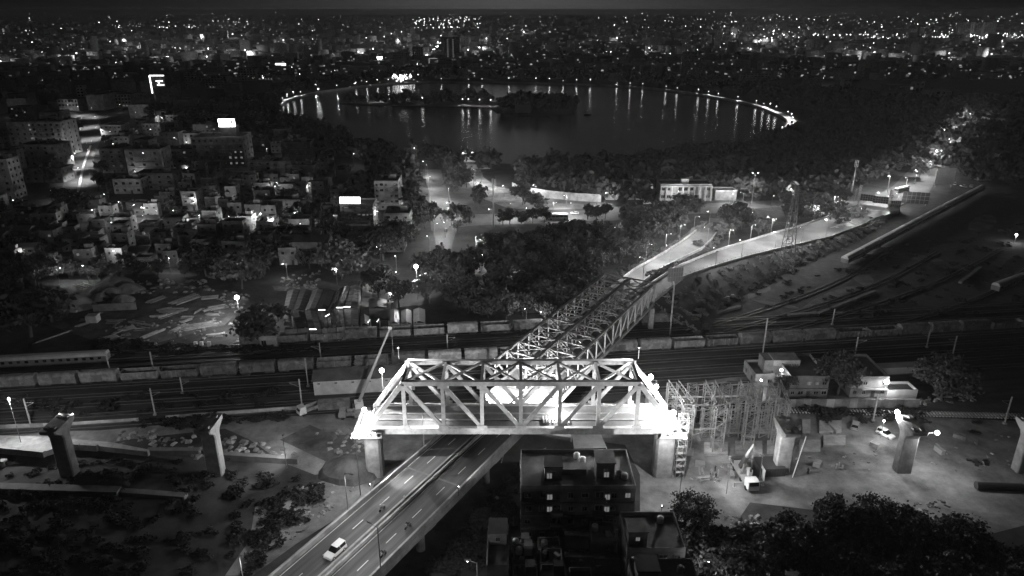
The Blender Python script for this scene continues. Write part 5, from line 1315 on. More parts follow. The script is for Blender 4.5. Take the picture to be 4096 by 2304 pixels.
hb('T6',1500,690,13,12,12,4,2,'narrow pale block next to the square one','wall_grey',(),.03)
hb('T6',1680,700,17,12,10,3,3,'block with two bright door lamps above the dark wood','wall_pale',{(0,0),(1,2)},.03)
hb('T6',1620,470,20,14,13,3,3,'block at the edge of the lakeside wood with a floodlit roof corner','wall_grey',(),.03)
hb('T6',860,690,30,18,5,1,5,'low hall with broad flat pale roof in the middle of the town','wall_grey',(),.1,tank=0,head=False)
hb('T6',1310,870,9,8,8,2,2,'small pale cubic house with one dark window','wall_pale',(),.02)
hb('T6',0,780,22,14,9,3,4,'broad dim block below the balcony bands','wall_grey',(),.05)
hb('T5',480,560,22,20,24,7,5,'tall pale tower block left of the avenue','wall_pale',(),-.03)
hb('T5',690,520,9,16,26,7,2,'lit slab wall beside the tower left of the avenue','wall_pale',(),-.03)
hb('T5',330,760,24,16,17,5,5,'big dim block in front of the tower left of the avenue','wall_grey',{(0,0)},-.02)
hb('T5',160,480,20,18,20,6,4,'dark block with lit balconies at far left','wall_grey',{(5,3),(4,3),(2,3)},-.02)
hb('T5',330,900,24,12,8,2,5,'low arcaded building left of the avenue bend','wall_grey',(),-.02)
hb('T5',-60,1120,12,10,22,6,2,'pale slab tower cut by the left edge','wall_pale',(),-.02)
hb('T5',1480,1050,16,10,8,2,4,'pale corner shop building beside the side street','wall_pale',{(0,2)},.05)
hb('T5',1430,700,30,40,6,1,6,'large dark hall roof right of the avenue','wall_dark',(),.05,tank=0,head=False)
# two storey colonnade office and small houses beyond the truss bridge
A = K('T3',690,530); B = K('T3',1275,525); w = (B-A).length
ot = bldg('long two storey colonnaded office beyond the cross road', A, .01, w, 12, 8.6, 2, 9, 'wall_pale','office_building','building',{(1,7)},0,False,None,True,'flat',random,True,2.2,2.2)
for k in range(10): link('column', unit('wall_pale'), ot, (w*k/9,-.9,0), 0, (.45,.45,8.6))
link('roof_tower', unit('wall_pale'), ot, (w*.5,5,8.6), 0, (4.2,3.4,3.0)); link('canopy', unit('wall_pale'), ot, (w/2,-.7,8.3), 0, (w,1.6,.35))
A = K('T3',70,520); bldg('two storey dim house left of the colonnaded office', A, .01, 26, 12, 8, 2, 4, 'wall_pale','house','house',(),0,True)
hb('T3',1330,525,12,8,5,1,2,'small outbuilding right of the colonnaded office','wall_grey',(),.0,tank=0,head=False)
hb('T2',690,330,20,6,2.8,1,4,'low white gatehouse at the plaza entrance','wall_pale',(),.0,tank=0,head=False)
p = K('T2',810,295); t = thing('signboard', 'white double panel signboard at the plaza entrance', 'sign', p)
mb = MB(); mb.bx(p.x-4.4,p.x+4.4,p.y-.1,p.y+.1,2.4,6.6); part('panel', mb, 'board_lit', t); mb = MB(); mb.bx(p.x-.15,p.x+.15,p.y+.12,p.y+.3,0,6.6); part('post', mb, 'steel_dark', t)
excl([G(*p) for p in [(2610,775),(2870,775),(2870,835),(2610,835)]]); excl([G(*p) for p in [(2420,770),(2540,770),(2540,820),(2420,820)]])
# billboards and gantries
def board(c, x0, y0, x1, y1, Y, label, m, ang=0.0, legs=True, grid=True):
    X = lambda px, py: (lambda d: d.x*Y/d.y)(_dir(*PX(c,px,py)))
    xa, xb = X(x0,y0), X(x1,y1); z1 = HZ(*PX(c,x0,y0),Y); z0 = HZ(*PX(c,x1,y1),Y)
    t = thing('hoarding', label, 'hoarding', ((xa+xb)/2,Y,0), ang or .0001)
    w = xb-xa; mb = MB(); mb.bx(-w/2,w/2,-.12,.12,z0,z1); lpart('panel', mb, m, t)
    if grid:
        mb = MB()
        for k in range(1,6): mb.bx(-w/2+w*k/6-.05,-w/2+w*k/6+.05,-.2,-.12,z0,z1)
        for k in range(1,3): mb.bx(-w/2,w/2,-.2,-.12,z0+(z1-z0)*k/3-.05,z0+(z1-z0)*k/3+.05)
        lpart('frame', mb, 'steel_dark', t)
    if legs:
        for e in ((-.42,.42) if legs is True else (0,)):
            mb = MB(); mb.bx(w*e-.2,w*e+.2,.13,.5,0,z1); lpart('leg', mb, 'steel_dark', t)
    return t
board('S3',2325,70,2520,240, 214.0, 'grey back of a billboard standing beside the far end of the truss bridge', 'board', .25, 1)
board('T4',640,875,765,940, K('T4',640,1000).y+2, 'left dark panel of the sign gantry over the flyover', 'board_dark', -.5, False)
board('T4',770,895,900,965, K('T4',770,1010).y, 'right dark panel of the sign gantry over the flyover', 'board_dark', -.5, False)
board('T4',935,940,1025,1035, K('T4',960,1045).y, 'dark square billboard right of the sign gantry', 'board_dark', -.3)
board('T4',1085,850,1310,965, K('T4',1180,985).y, 'wide dark billboard back beyond the sign gantry', 'board_dark', -.3)
board('T4',1425,600,1585,770, K('T4',1480,800).y, 'big pale hoarding with faint lettering lines beside the far road', 'board_pale', .0)
for x, y, l in ((595,1000,'left gantry leg at the upper edge of the flyover'),(905,1055,'right gantry leg at the lower edge of the flyover')):
    p = K('T4',x,y); mb = MB(); lattice(mb,p.x-.4,p.x+.4,p.y-.4,p.y+.4,0,12,8,.14,.07); solo('gantry_leg', mb, 'steel_dark', l, 'gantry')
# masts and pylon
def mono(c, x, y, ytop, label, w=.35, head=True):
    p = K(c,x,y); h = HZ(*PX(c,x,ytop), p.y); t = thing('telecom_mast', label, 'mast', p)
    mb = MB(); mb.tube((p.x,p.y,0),(p.x,p.y,h),w,w*.5,8); part('pole', mb, 'steel_pole', t)
    if head:
        for k in range(3):
            for dz in (0,1.6):
                a = k*2.1; mb = MB(); mb.box((p.x+math.cos(a)*.9,p.y+math.sin(a)*.9,h-1.2-dz*1.3),(.3,.3,1.8)); part('antenna', mb, 'steel_grey', t)
    return h
mono('T2',1070,995,440,'tall dark telecom mast rising in front of the plaza',.4)
mono('T2',850,660,440,'shorter grey telecom mast left of the plaza mast',.35)
mono('T4',528,885,515,'tall telecom mast beyond the flyover on the right',.45)
mono('T3',360,500,235,'thin mast beside the dim two storey house',.12,False)
p = K('T3',2140,1370); h = 36; t = thing('power_pylon', 'tall steel lattice pylon standing between flyover and railway', 'pylon', p)
mb = MB(); n = 12
for k in range(n):
    f0_, f1_ = 1-k/n*.78, 1-(k+1)/n*.78; z0_, z1_ = h*k/n, h*(k+1)/n
    c0 = [Vector((p.x+sx*2.6*f0_,p.y+sy*2.6*f0_,z0_)) for sx,sy in ((-1,-1),(1,-1),(1,1),(-1,1))]; c1 = [Vector((p.x+sx*2.6*f1_,p.y+sy*2.6*f1_,z1_)) for sx,sy in ((-1,-1),(1,-1),(1,1),(-1,1))]
    for i in range(4):
        mb.beam(c0[i],c1[i],.22,.22); mb.beam(c0[i],c1[(i+1)%4],.12,.12); mb.beam(c1[i],c1[(i+1)%4],.12,.12)
part('lattice', mb, 'pylon_steel', t)
for z in (29,33):
    mb = MB(); mb.beam((p.x-4.5,p.y,z),(p.x+4.5,p.y,z),.2,.3); part('cross_arm', mb, 'pylon_steel', t)
# scaffold stair at far end of truss
q = K('S3',2230,730); t = thing('stair_tower', 'open steel stair tower beside the far end of the truss bridge', 'scaffold', q)
mb = MB(); lattice(mb,q.x-1.0,q.x+2.6,q.y,q.y+3.2,0,8.5,3,.2,.14); part('frame', mb, 'steel_grey', t)
for k in range(3): mb = MB(); mb.bx(q.x-.9,q.x+2.5,q.y+.1,q.y+3.1,2.7*(k+1),2.7*(k+1)+.1); part('landing', mb, 'steel_grey', t)
for k in range(16):
    x_, y_ = R6.uniform(60,1700), R6.uniform(1000,1250) if k % 2 else R6.uniform(700,800)
    planks('S5', x_, y_, R6.randint(4,9), R6.uniform(0,3), 'bundle of formwork planks lying on the metro site ground', R6.uniform(.8,2.0), R6.uniform(.3,.7), 3)
for k,(c,x,y) in enumerate((('S5',560,1190),('S5',1420,1080),('S6',250,900),('S6',900,950),('S6',1100,800),('S5',250,1080))):
    crate(K(c,x,y), R6.uniform(1.5,3),R6.uniform(1,1.8),R6.uniform(.8,1.6),R6.uniform(0,3),R6.choice(['paint_mid','rust','concrete']),['crate standing left of the truck crane','crate right of the bare pier','crate below the white van','crate right of the floodlit pier','crate near the sleepers right of the floodlit pier','crate on the open ground near the truss pier'][k],'site_crate','crate')
rubble([(2720,1900),(2860,1880),(2900,1990),(2760,2040)], 26, 'scattered stones between the truss pier and the crane', RG, .3, .8)
rubble([(3180,1830),(3500,1800),(3520,1880),(3220,1900)], 30, 'scattered stones between the two bare piers', RG, .3, .8)
rubble([(3700,1760),(4050,1740),(4060,1880),(3720,1900)], 36, 'scattered stones right of the floodlit pier', RG, .3, .9)
# squatters' tin roofs between flyover and passenger train
R8 = random.Random(5)
for k in range(26):
    u = k/25; x = 40+u*930+R8.uniform(-10,10); y = 1385-u*330+R8.uniform(-8,22); p = K('T4',x,y); w_, d_ = R8.uniform(6,11), R8.uniform(3,4.6)
    t = thing('tin_hut', 'tin roofed hut in the row along the foot of the flyover', 'hut', p, RAD(35)+R8.uniform(-.15,.15), 'tin huts along the foot of the flyover')
    link('wall', unit('wall_dark'), t, (0,0,0), 0, (w_-.5,d_-.4,2.3)); mb = MB(); mb._add([(-w_/2,-d_/2,2.3),(w_/2,-d_/2,2.3),(w_/2,d_/2,2.9),(-w_/2,d_/2,2.9)],[(0,1,2,3)]); lpart('roof', mb, R8.choice(['roof_metal','roof_metal','roof_metal_dark']), t)
# ------------------------------------------------------------------ larger far buildings
def far_b(c, x0, x1, yt, yb, label, wall='wall_grey', cols=6, rows=5, lit=None, name='building', depth=None, D=None):
    A = K(c,x0,yb) if D is None else None
    Y = A.y; d = _dir(*PX(c,x1,yb)); X1 = d.x*Y/d.y; w = max(6, X1-A.x); h = HZ(*PX(c,x0,yt),Y); dep = depth or min(w,18)
    t = thing(name, label, 'building', A); PLACED.append((A.x+w/2,A.y+dep/2,max(w,dep)*.6))
    link('wall', unit(wall), t, (w/2,dep/2,-.1), 0, (w,dep,h+.1)); link('roof', unit('roof_flat'), t, (w/2,dep/2,h), 0, (w-.6,dep-.6,.3))
    for r in range(rows):
        for k in range(cols):
            on = lit(r,k) if lit else False
            link('window', WINL if on else WIN, t, (w*(k+.5)/cols,0,h*(r+.55)/rows), 0, (w/cols*.6,1,h/rows*.55))
    return t, A, w, h
t, A, w, h = far_b('U4',1570,1890,295,670,'dark tower with two vertical rows of lit windows','wall_dark',7,13,lambda r,k: k in (2,4) and r < 12)
far_b('U4',1500,1750,695,830,'blank pale hall beside the lattice-fronted auditorium','wall_pale',4,1)
t, A, w, h = far_b('U4',1370,1500,665,845,'auditorium front with a white criss-cross lattice','wall_dark',3,2,name='auditorium')
for a, b in (((0,0),(.5,.6)),((1,0),(.5,.6)),((0,1),(.5,.6)),((1,1),(.5,.6)),((0,0),(0,1)),((1,0),(1,1)),((0,1),(1,1))):
    mb = MB(); mb.beam((A.x+w*a[0],A.y-.6,h*a[1]+.5),(A.x+w*b[0],A.y-.6,h*b[1]+.5),2.2,1.0); part('lattice_bar', mb, 'board_lit', t)
def neon(t, A, w, h, bars, m='tube_lit'):
    for (u0,v0,u1,v1,th) in bars:
        mb = MB(); mb.beam((A.x+w*u0,A.y-.5,h*v0),(A.x+w*u1,A.y-.5,h*v1),th,th); part('neon_bar', mb, m, t)
t, A, w, h = far_b('U4',355,580,690,870,'hotel with a glowing crown of neon near the lake promenade','wall_pale',6,3,lambda r,k:(r+k)%2==0)
neon(t,A,w,h,[(.2,.72,1,.72,3.0),(.05,.72,.2,.66,2.4),(.55,1.25,.95,1.25,3.2),(.75,1.1,.9,1.12,2.0),(.62,.85,.62,1.2,.8)])
far_b('U4',640,890,765,870,'lit block right of the neon hotel','wall_grey',8,3,lambda r,k:(r*3+k)%4==0)
t, A, w, h = far_b('U4',980,1055,265,400,'distant block with glowing floor bands','wall_grey',2,5,lambda r,k: r in (1,2,4))
far_b('U4',740,1030,560,720,'dim stepped blocks behind the neon hotel','wall_grey',8,5)
far_b('U4',1080,1250,470,720,'dim tall block left of the dark tower','wall_dark',5,6)
far_b('U4',1900,2080,270,450,'block with a bright roof lamp right of the dark tower','wall_grey',4,5,lambda r,k:k==3 and r in(1,2,3))
t, A, w, h = far_b('F',768,842,380,478,'dark building outlined with white neon and neon lettering bands','wall_dark',4,5,name='neon_building')
neon(t,A,w,h,[(.02,.05,.02,1.0,1.0),(.02,1.0,.98,1.0,1.0),(.4,.72,.85,.72,1.0),(.45,.52,.9,.52,1.0),(.45,.24,.9,.24,1.2),(.55,.72,.6,.52,.9)])
t, A, w, h = far_b('F',1390,1445,318,372,'white glowing sign block with three bright bars','wall_grey',3,3)
neon(t,A,w,h,[(.05,.9,.95,.9,3.0),(.05,.5,.95,.5,3.0),(.05,.15,.95,.15,2.4)])
far_b('F',1005,1145,385,445,'row of pale five storey blocks right of the neon building','wall_pale',9,5,lambda r,k:(r==0 and k in(3,4)))
far_b('F',935,1000,362,445,'balconied tower beside the pale five storey row','wall_grey',4,7)
far_b('F',1200,1290,345,405,'pale blocks left of the white glowing sign block','wall_pale',6,5)
far_b('F',1300,1390,362,405,'lit shop blocks beneath the white glowing sign block','wall_pale',6,3,lambda r,k:r==0)
far_b('F',585,665,475,540,'floodlit corner building below the neon building','wall_pale',5,4,lambda r,k:r==0 and k in(2,3))
far_b('F',300,400,500,560,'pale shop row at the head of the avenue','wall_pale',6,3,lambda r,k:r==0)
far_b('F',400,435,430,530,'slender unlit tower at the head of the avenue','wall_pale',2,7)
far_b('F',60,150,540,640,'dark block with scattered lit windows at the left','wall_dark',6,6,lambda r,k:(r*5+k*3)%7==0)
far_b('R',860,955,265,402,'tall dim tower behind the lake promenade','wall_grey',6,11,lambda r,k:(r*3+k*5)%11==0)
t, A, w, h = far_b('R',1135,1300,370,447,'slab block with pale vertical stripes on the lake shore','wall_pale',9,7)
far_b('R',1480,1555,385,452,'dim block with rows of balconies right of the striped slab','wall_dark',5,6)
far_b('R',1660,1700,397,472,'pale end wall block in the dark wood','wall_pale',2,4)
far_b('R',1700,1865,450,495,'low wall-like wing between the two pale end walls','wall_grey',8,2)
far_b('R',2015,2060,412,515,'tall pale end wall of a dark hall in the wood','wall_pale',2,4)
far_b('R',1880,2010,430,520,'dark hall joined to the tall pale end wall','wall_dark',5,3,lambda r,k:r==2 and k==4)
far_b('R',2090,2200,455,535,'low block with a lit awning right of the dark hall','wall_grey',4,3,lambda r,k:r==0 and k in(0,1))
t, A, w, h = far_b('U3',1700,2190,285,475,'large distant block patterned with lit windows on the right','wall_grey',16,9,lambda r,k:(r*7+k*3)%5==0 or k in (5,6,10))
far_b('U3',850,1205,375,445,'long distant hall left of the patterned lit block','wall_grey',12,3)
far_b('U3',1215,1400,345,462,'distant square block left of the patterned lit block','wall_grey',6,4,lambda r,k:(r+k)%3==0)
far_b('R',240,272,280,335,'pale water tower like block behind the promenade','wall_pale',1,3)
far_b('R',1020,1060,375,395,'small pale block right of the tall dim tower','wall_pale',2,2)
# curved banded building at the right edge
c0 = [K('U3',1820+k*95, 865+k*12) for k in range(11)]
t = thing('stadium', 'long curved pale building with dark floor bands at the right edge', 'building', c0[0])
for k, (a, b) in enumerate(zip(c0, c0[1:])):
    for f in range(5):
        mb = MB(); mb.beam(a+Vector((0,0,f*4.2+1.6)), b+Vector((0,0,f*4.2+1.6)), 8, 2.4); part('floor_band', mb, 'wall_pale', t)
    mb = MB(); mb.beam(a+Vector((0,2,10)), b+Vector((0,2,10)), 6, 20); part('wall', mb, 'wall_grey', t)
# tank building with lamp upper right
far_b('T4',1940,2090,90,235,'square block glowing beneath its lamp at the upper right','wall_grey',4,3)
for x0,y0,x1,y1,l in ((2020,330,2318,290,'upper dark gable shed roof at the right edge'),(2030,400,2260,460,'lower shed with a lit eave line at the right edge')):
    a = K('T4',x0,y0); b = K('T4',x1,y1); mb = MB(); mb.beam(a+Vector((0,0,3)), b+Vector((0,0,3)), 14, 6); solo('long_shed', mb, 'roof_metal_dark', l, 'shed')
a = K('T4',1800,720); b = K('T4',1940,715); mb = MB(); mb.beam(a+Vector((0,0,1.6)), b+Vector((0,0,1.6)), 7, 3.2); solo('long_shed', mb, 'roof_metal', 'pale low shed right of the big hoarding', 'shed')

# ------------------------------------------------------------------ ordinary houses of the town
R7 = random.Random(21)
WD = {1:'single storey',2:'two storey',3:'three storey',4:'four storey',5:'five storey'}
TN = {'wall_pale':'pale','wall_grey':'grey','wall_dark':'dark'}
def houses(polyP, n, area, group, fl=(1,2,3), size=(7,13), wins=True, walls=('wall_pale','wall_grey','wall_grey','wall_dark'), rot=0.05, plit=.06):
    for (x, y) in scatter(polyP, n, size[1]*.52, R7):
        w = R7.uniform(*size); d = R7.uniform(size[0]*.8,size[1]*.9); f = R7.choice(fl); h = f*3.1+R7.uniform(0,.6); wall = R7.choice(walls)
        cols = max(1,int(w/3)); lit = {(a,b) for a in range(f) for b in range(cols) if R7.random() < plit}
        roof = 'gable' if f == 1 and R7.random() < .5 else 'flat'; head = f > 1 and R7.random() < .5; tank = R7.choice((0,1,1,2)) if roof == 'flat' else 0
        ft = ('gabled roof' if roof == 'gable' else 'stair head' if head else 'water tank' if tank else 'bare roof')
        lab = f"{TN[wall]} {WD[f]} house with {ft}{' and lit window' if lit else ''}, {area}"
        bldg(lab, (x-w/2,y-d/2), rot+R7.uniform(-.12,.12), w, d, h, f, cols, wall,'house','house',lit,tank,head,group,wins,roof,R7,R7.random()<.6,1.3,1.2,1 if wins else 0)
houses([(700,900),(1330,895),(1330,1010),(1180,1060),(800,1060)], 24, 'below market street', 'houses below the market street', (2,2,3), (6.5,10), True, ('wall_pale','wall_grey','wall_pale'))
houses([(640,700),(1330,680),(1380,880),(900,870),(640,800)], 70, 'middle of left town', 'houses in the middle of the left town', (1,2,2,3), (5.5,9))
houses([(-60,880),(560,830),(720,900),(760,1060),(300,1090),(-60,1110)], 80, 'quarter above timber yard', 'houses in the dark quarter above the timber yard', (1,1,2), (5.5,8.5), True, ('wall_grey','wall_dark','wall_grey'))
houses([(-120,560),(180,560),(200,700),(180,850),(-120,860)], 8, 'left of the avenue', 'houses left of the avenue', (2,3,4,5), (9,15))
houses([(420,520),(1050,480),(1150,560),(1250,640),(800,680),(480,600)], 30, 'behind hotel block', 'houses behind the hotel-like block', (2,3,4), (10,18), True, ('wall_grey','wall_dark','wall_pale'), .05, .05)
houses([(-200,330),(900,330),(1080,430),(900,490),(380,500),(-200,560)], 55, 'in the far left town', 'houses in the far left town', (2,3,4,5), (13,26), False)
houses([(1050,230),(2000,235),(2700,240),(3400,300),(3300,380),(2900,355),(2300,315),(1600,310),(1150,350)], 60, 'beyond the lake', 'houses behind the far shore of the lake', (2,3,4,5), (14,30), False)
p = K('T4',2240,1290,4); flood(p, p+Vector((-3,-4,-3)), 1500, 'small lamp on the hut at the far right edge of the yard', mast=0, bulb=.5)
houses([(3700,900),(4100,860),(4150,1000),(3950,1010)], 3, 'beside the right edge of the yard', 'houses at the right edge', (1,), (10,16), False)

# far town as one mass: boxes and lights beyond counting
rg = np.random.default_rng(3)
bv, bq, nb = [], [], 0
for k in range(5200):
    px = rg.uniform(-700,4800); py = 48 + (rg.random()**1.6)*270
    if 1100 < px < 3300 and py > 315: continue
    p = G(px,py)
    if blocked(p.x,p.y): continue
    w, d = rg.uniform(10,30), rg.uniform(10,24); h = rg.choice([6,7,9,10,12,15,18])*(1.0 if rg.random()<.95 else 2.2)
    x0,x1,y0,y1 = p.x-w/2,p.x+w/2,p.y-d/2,p.y+d/2
    bv += [(x0,y0,0),(x1,y0,0),(x1,y1,0),(x0,y1,0),(x0,y0,h),(x1,y0,h),(x1,y1,h),(x0,y1,h)]
    bq += [tuple(i+nb for i in f) for f in ((4,5,6,7),(0,1,5,4),(1,2,6,5),(2,3,7,6),(3,0,4,7))]; nb += 8
nbx = nb//8; mi = list(np.repeat(rg.choice([0,0,1,1,2,2], nbx),5))
for k in range(nbx):
    x0,y0,_ = bv[k*8]; x1 = bv[k*8+1][0]; h = bv[k*8+4][2]
    if rg.random() < .35: continue
    for _ in range(int(rg.integers(1,7))):
        ww = rg.uniform(1.2,4.5); cx = rg.uniform(x0+1,max(x0+1.1,x1-ww-1)); cz = rg.uniform(1,max(1.5,h-2.5)); hh = rg.uniform(1.2,2.4); n0 = len(bv)
        bv += [(cx,y0-.25,cz),(cx+ww,y0-.25,cz),(cx+ww,y0-.25,cz+hh),(cx,y0-.25,cz+hh)]; bq.append((n0,n0+1,n0+2,n0+3)); mi.append(3 if rg.random() < .8 else 4)  # glowing panes scattered at random so distant fronts look lit
o = link('distant_town', np_mesh('distant_town', bv, bq, ['wall_grey','wall_dark','wall_pale','far_front_glow','far_front_glow_bright'], mi)); o['kind'] = 'stuff'; o['label'] = 'dark mass of distant town blocks reaching to the horizon'
OCT = np.array([(1,0,0),(-1,0,0),(0,1,0),(0,-1,0),(0,0,1),(0,0,-1)],float); OF = np.array([(0,2,4),(2,1,4),(1,3,4),(3,0,4),(2,0,5),(1,2,5),(3,1,5),(0,3,5)])
LV, LF, LI = [], [], []
def fl_add(px, py, z, r, mi):
    p = G(px,py,z); n = len(LV)*6; LV.append(OCT*r*np.array([1,1,1.2])+np.array(p)); LF.append(OF+n); LI.append(np.full(8,mi))
def lights_in(x0,x1,y0,y1,n,k=1.0,bright=.25):
    for _ in range(n):
        px, py = rg.uniform(x0,x1), rg.uniform(y0,y1); D = G(px,max(py,42),8).length
        fl_add(px,max(py,42),8,D*k*rg.uniform(.00018,.00055), 0 if rg.random()<bright else 1)
lights_in(-150,4250,44,70,150,.8,.2); lights_in(-150,4250,60,130,260,.95,.25); lights_in(-150,4250,120,230,300,.9,.2); lights_in(0,1500,150,330,130,.8,.15)
lights_in(1650,1930,66,112,130,1.1,.7); lights_in(3040,4150,134,152,250,1.1,.7); lights_in(3500,4150,120,160,60,1.1,.5); lights_in(2000,3200,100,260,150,.9,.25)
lights_in(450,810,100,112,50,.9,.4); lights_in(2500,3400,40,90,90,.9,.3); lights_in(3300,4150,20+25,100,70,1.1,.5); lights_in(1040,1700,230,330,80,.9,.3); lights_in(3300,4150,170,260,60,1.0,.4); lights_in(830,1130,80,110,40,.8,.4)
for k in range(40): # the bright street running away behind the promenade
    u = k/39; fl_add(1650+u*120+rg.uniform(-6,6), 265-u*95+rg.uniform(-4,4), 8, .9+rg.random()*.6, 0)
for k in range(60): fl_add(rg.uniform(1565,1650), rg.uniform(270,325), 7, .6+rg.random()*.7, 0 if rg.random()<.6 else 1)
for k in range(64):
    px, py = rg.uniform(-100,4200), 70+rg.random()*185
    if 1100 < px < 3250 and py > 225: continue
    p = G(px,py,14); fl_add(px,py,14,.4+p.y*.0005,0); light(None, p+Vector((0,0,2.5)), 5000+20*p.y, .5, name='distant_fill_light')  # strong point lights with small glowing bodies, added to brighten distant fronts
V_ = np.concatenate(LV); F_ = np.concatenate(LF)
o = link('distant_lights', np_mesh('distant_lights', V_, F_, ['far_light','far_light_dim'], np.concatenate(LI))); o['kind'] = 'stuff'; o['label'] = 'countless distant street and window lights of the town'

# ------------------------------------------------------------------ promenade and island lamps
def small_lamp_proto(watts, h):
    t = thing('promenade_lamp','x','lamp'); mb = MB(); mb.tube((0,0,0),(0,0,h),.1,.07,6); lpart('pole', mb, 'steel_pole', t)
    mb = MB(); mb.ball((0,0,h+.4),.5,8,5); lpart('globe', mb, 'bulb_dim', t); light(t,(0,0,h+1.1),watts*.06,.5); light(t,(0,0,h-.3),watts,.3,'SPOT',145); return t
PL = small_lamp_proto(5200,5.0); PROTO.append(PL)
q = resample([outw(i,4.5) for i in range(len(shore))], 60)
for i, p in enumerate(q):
    if i < 3 or R7.random() < .2: continue
    copy_tree(PL, Vector((p.x,p.y,1.4)), 0, R7.uniform(.6,1.25), 'globe lamp in the row along the far lake promenade', group='globe lamps along the lake promenade')
IL = [(1040,243),(1150,243),(1222,256),(1288,252),(862,246),(930,240),(1528,268),(1572,268),(1657,272),(1742,274)]
for i, (x, y) in enumerate(IL):
    copy_tree(PL, Vector((K('T8',x,y+8).x,K('T8',x,y+8).y,.9)), 0, 1.25, 'lamp on the lit shore of the wooded island, one of a short row', group='lamps on the island shore')
copy_tree(PL, K('T8',432,215), 0, 2.0, 'brightest lamp at the left end of the lake, over the bathing steps')
p = K('T8',1988,345); t = thing('signboard','pale signboard on the dark shore of the wooded island','sign',p)
mb = MB(); mb.bx(p.x-8,p.x+8,p.y-.2,p.y+.2,2.5,10.5); part('panel', mb, 'board_pale', t)
for e in (-6,6): mb = MB(); mb.bx(p.x+e-.3,p.x+e+.3,p.y+.25,p.y+.7,0,10); part('leg', mb, 'steel_dark', t)
for x, y, l in ((2480,342,'small dark boat on the open water right of the island'),(1840,330,'small boat with a lamp beside the island signboard')):
    p = K('T8',x,y); t = thing('boat', l, 'boat', p, .1); mb = MB(); mb.loft([[(-3.5,-.5,0),(3.5,-.3,0),(3.5,.3,0),(-3.5,.5,0)],[(-4,-1,1),(4.4,-.3,1.2),(4.4,.3,1.2),(-4,1,1)]]); lpart('hull', mb, 'paint_dark', t); mb = MB(); mb.bx(-1,1,-.8,.8,1,1.2); lpart('thwart', mb, 'timber', t)

# ------------------------------------------------------------------ street lamps that light the roads
def road_lamp(c, x, y, rz, label, group, z=0.0, s=.95, proto=None): lamp(proto or LAMP_ROAD, K(c,x,y,z), rz, label, group, s)
g1 = 'lamps of the slip ramp'; g2 = 'lamps of the curving flyover'
for x,y,z,l in ((530,1250,7.4,'first lamp on the left of the slip ramp, nearest the truss'),(755,1115,5.8,'second lamp on the left of the slip ramp'),(920,1000,4,'third lamp on the left of the slip ramp'),(1085,895,2.2,'fourth lamp on the left of the slip ramp')): road_lamp('T3',x,y,RAD(-30),l,g1,z)
for x,y,z,l in ((500,1425,8.4,'lamp at the mouth of the truss bridge, right of the slip ramp'),(805,1275,7,'second lamp on the right of the slip ramp'),(1240,1040,3.5,'last lamp on the right of the slip ramp')): road_lamp('T3',x,y,RAD(150),l,g1,z)
for c,x,y,z,l in (('T3',1485,1065,6.5,'first lamp on the upper side of the curving flyover'),('T3',1740,998,5.4,'second lamp on the upper side of the curving flyover'),('T3',1980,922,4.6,'third lamp on the upper side of the curving flyover'),('T4',140,1140,2.8,'fourth lamp on the upper side of the curving flyover'),('T4',340,1040,2,'fifth lamp on the upper side of the curving flyover')): road_lamp(c,x,y,RAD(-60),l,g2,z)
for c,x,y,z,l in (('T3',1335,1310,7.2,'first lamp on the railway side of the curving flyover'),('T3',1635,1212,6,'second lamp on the railway side of the curving flyover'),('T3',2025,1108,4.6,'third lamp on the railway side of the curving flyover'),('T4',12,1400,3.8,'fourth lamp on the railway side of the curving flyover'),('T4',265,1310,2.9,'fifth lamp on the railway side of the curving flyover'),('T4',640,1190,1.8,'sixth lamp on the railway side of the curving flyover')): road_lamp(c,x,y,RAD(120),l,g2,z)
for i,(c,x,y) in enumerate((('T4',900,860),('T4',1180,790),('T4',1330,690),('T4',1400,560),('T4',1530,440),('T4',1480,330),('T4',1660,290),('T4',1620,190),('T4',1750,150))): road_lamp(c,x,y,RAD(200),'lamp along the tree lined far road at the upper right','lamps of the far road',0,1.1,LAMP_FAR)
for i,(c,x,y) in enumerate((('T5',1000,900),('T5',1170,860),('T5',960,700),('T5',1200,640),('T5',1000,500),('T5',1240,520),('T5',1030,360),('T5',1300,330),('T5',1050,200),('T5',1280,180),('T5',1000,40),('T5',1230,60))): road_lamp(c,x,y,0 if i%2==0 else math.pi,'lamp along the wide left avenue','lamps of the left avenue',0,1.1,LAMP_AVE)
for i,(c,x,y) in enumerate((('T2',505,890),('T2',360,700),('T2',620,1080),('T2',850,470),('T2',935,525),('T2',1100,580),('T2',1555,665),('T2',1905,790),('T2',2345,760),('T2',1300,900),('T2',1750,880),('T3',935,585),('T3',1500,570),('T3',2200,540),('T2',1990,890),('T3',500,580),('T2',330,560),('T2',560,700),('T2',400,1150),('T2',320,430),('T4',760,1000),('T4',560,960),('T4',1000,1010),('T4',1090,830),('T3',1650,600),('T2',870,1290))): road_lamp(c,x,y,R7.uniform(0,6),'lamp around the plaza and the cross road','lamps around the plaza and the cross road',0,.95)  # some added to brighten the lake road and gantry stretch
for s_, x_, l in ((0,33.0,'added alley lamp on the right side of the apartment blocks'),(1,-6.2,'added alley lamp between the viaduct and the small dark houses')):  # made-up lamps that bring out the dark roofs nearby
    lamp(LAMP_DIM, Vector((x_,101.0,0)), s_*3.1, l, 'added alley lamps beside the apartment blocks', 1.5)
lamp(LAMP_HIGH, K('T3',1755,580), 0, 'tall twin headed light mast at the road junction', None, 1.25)
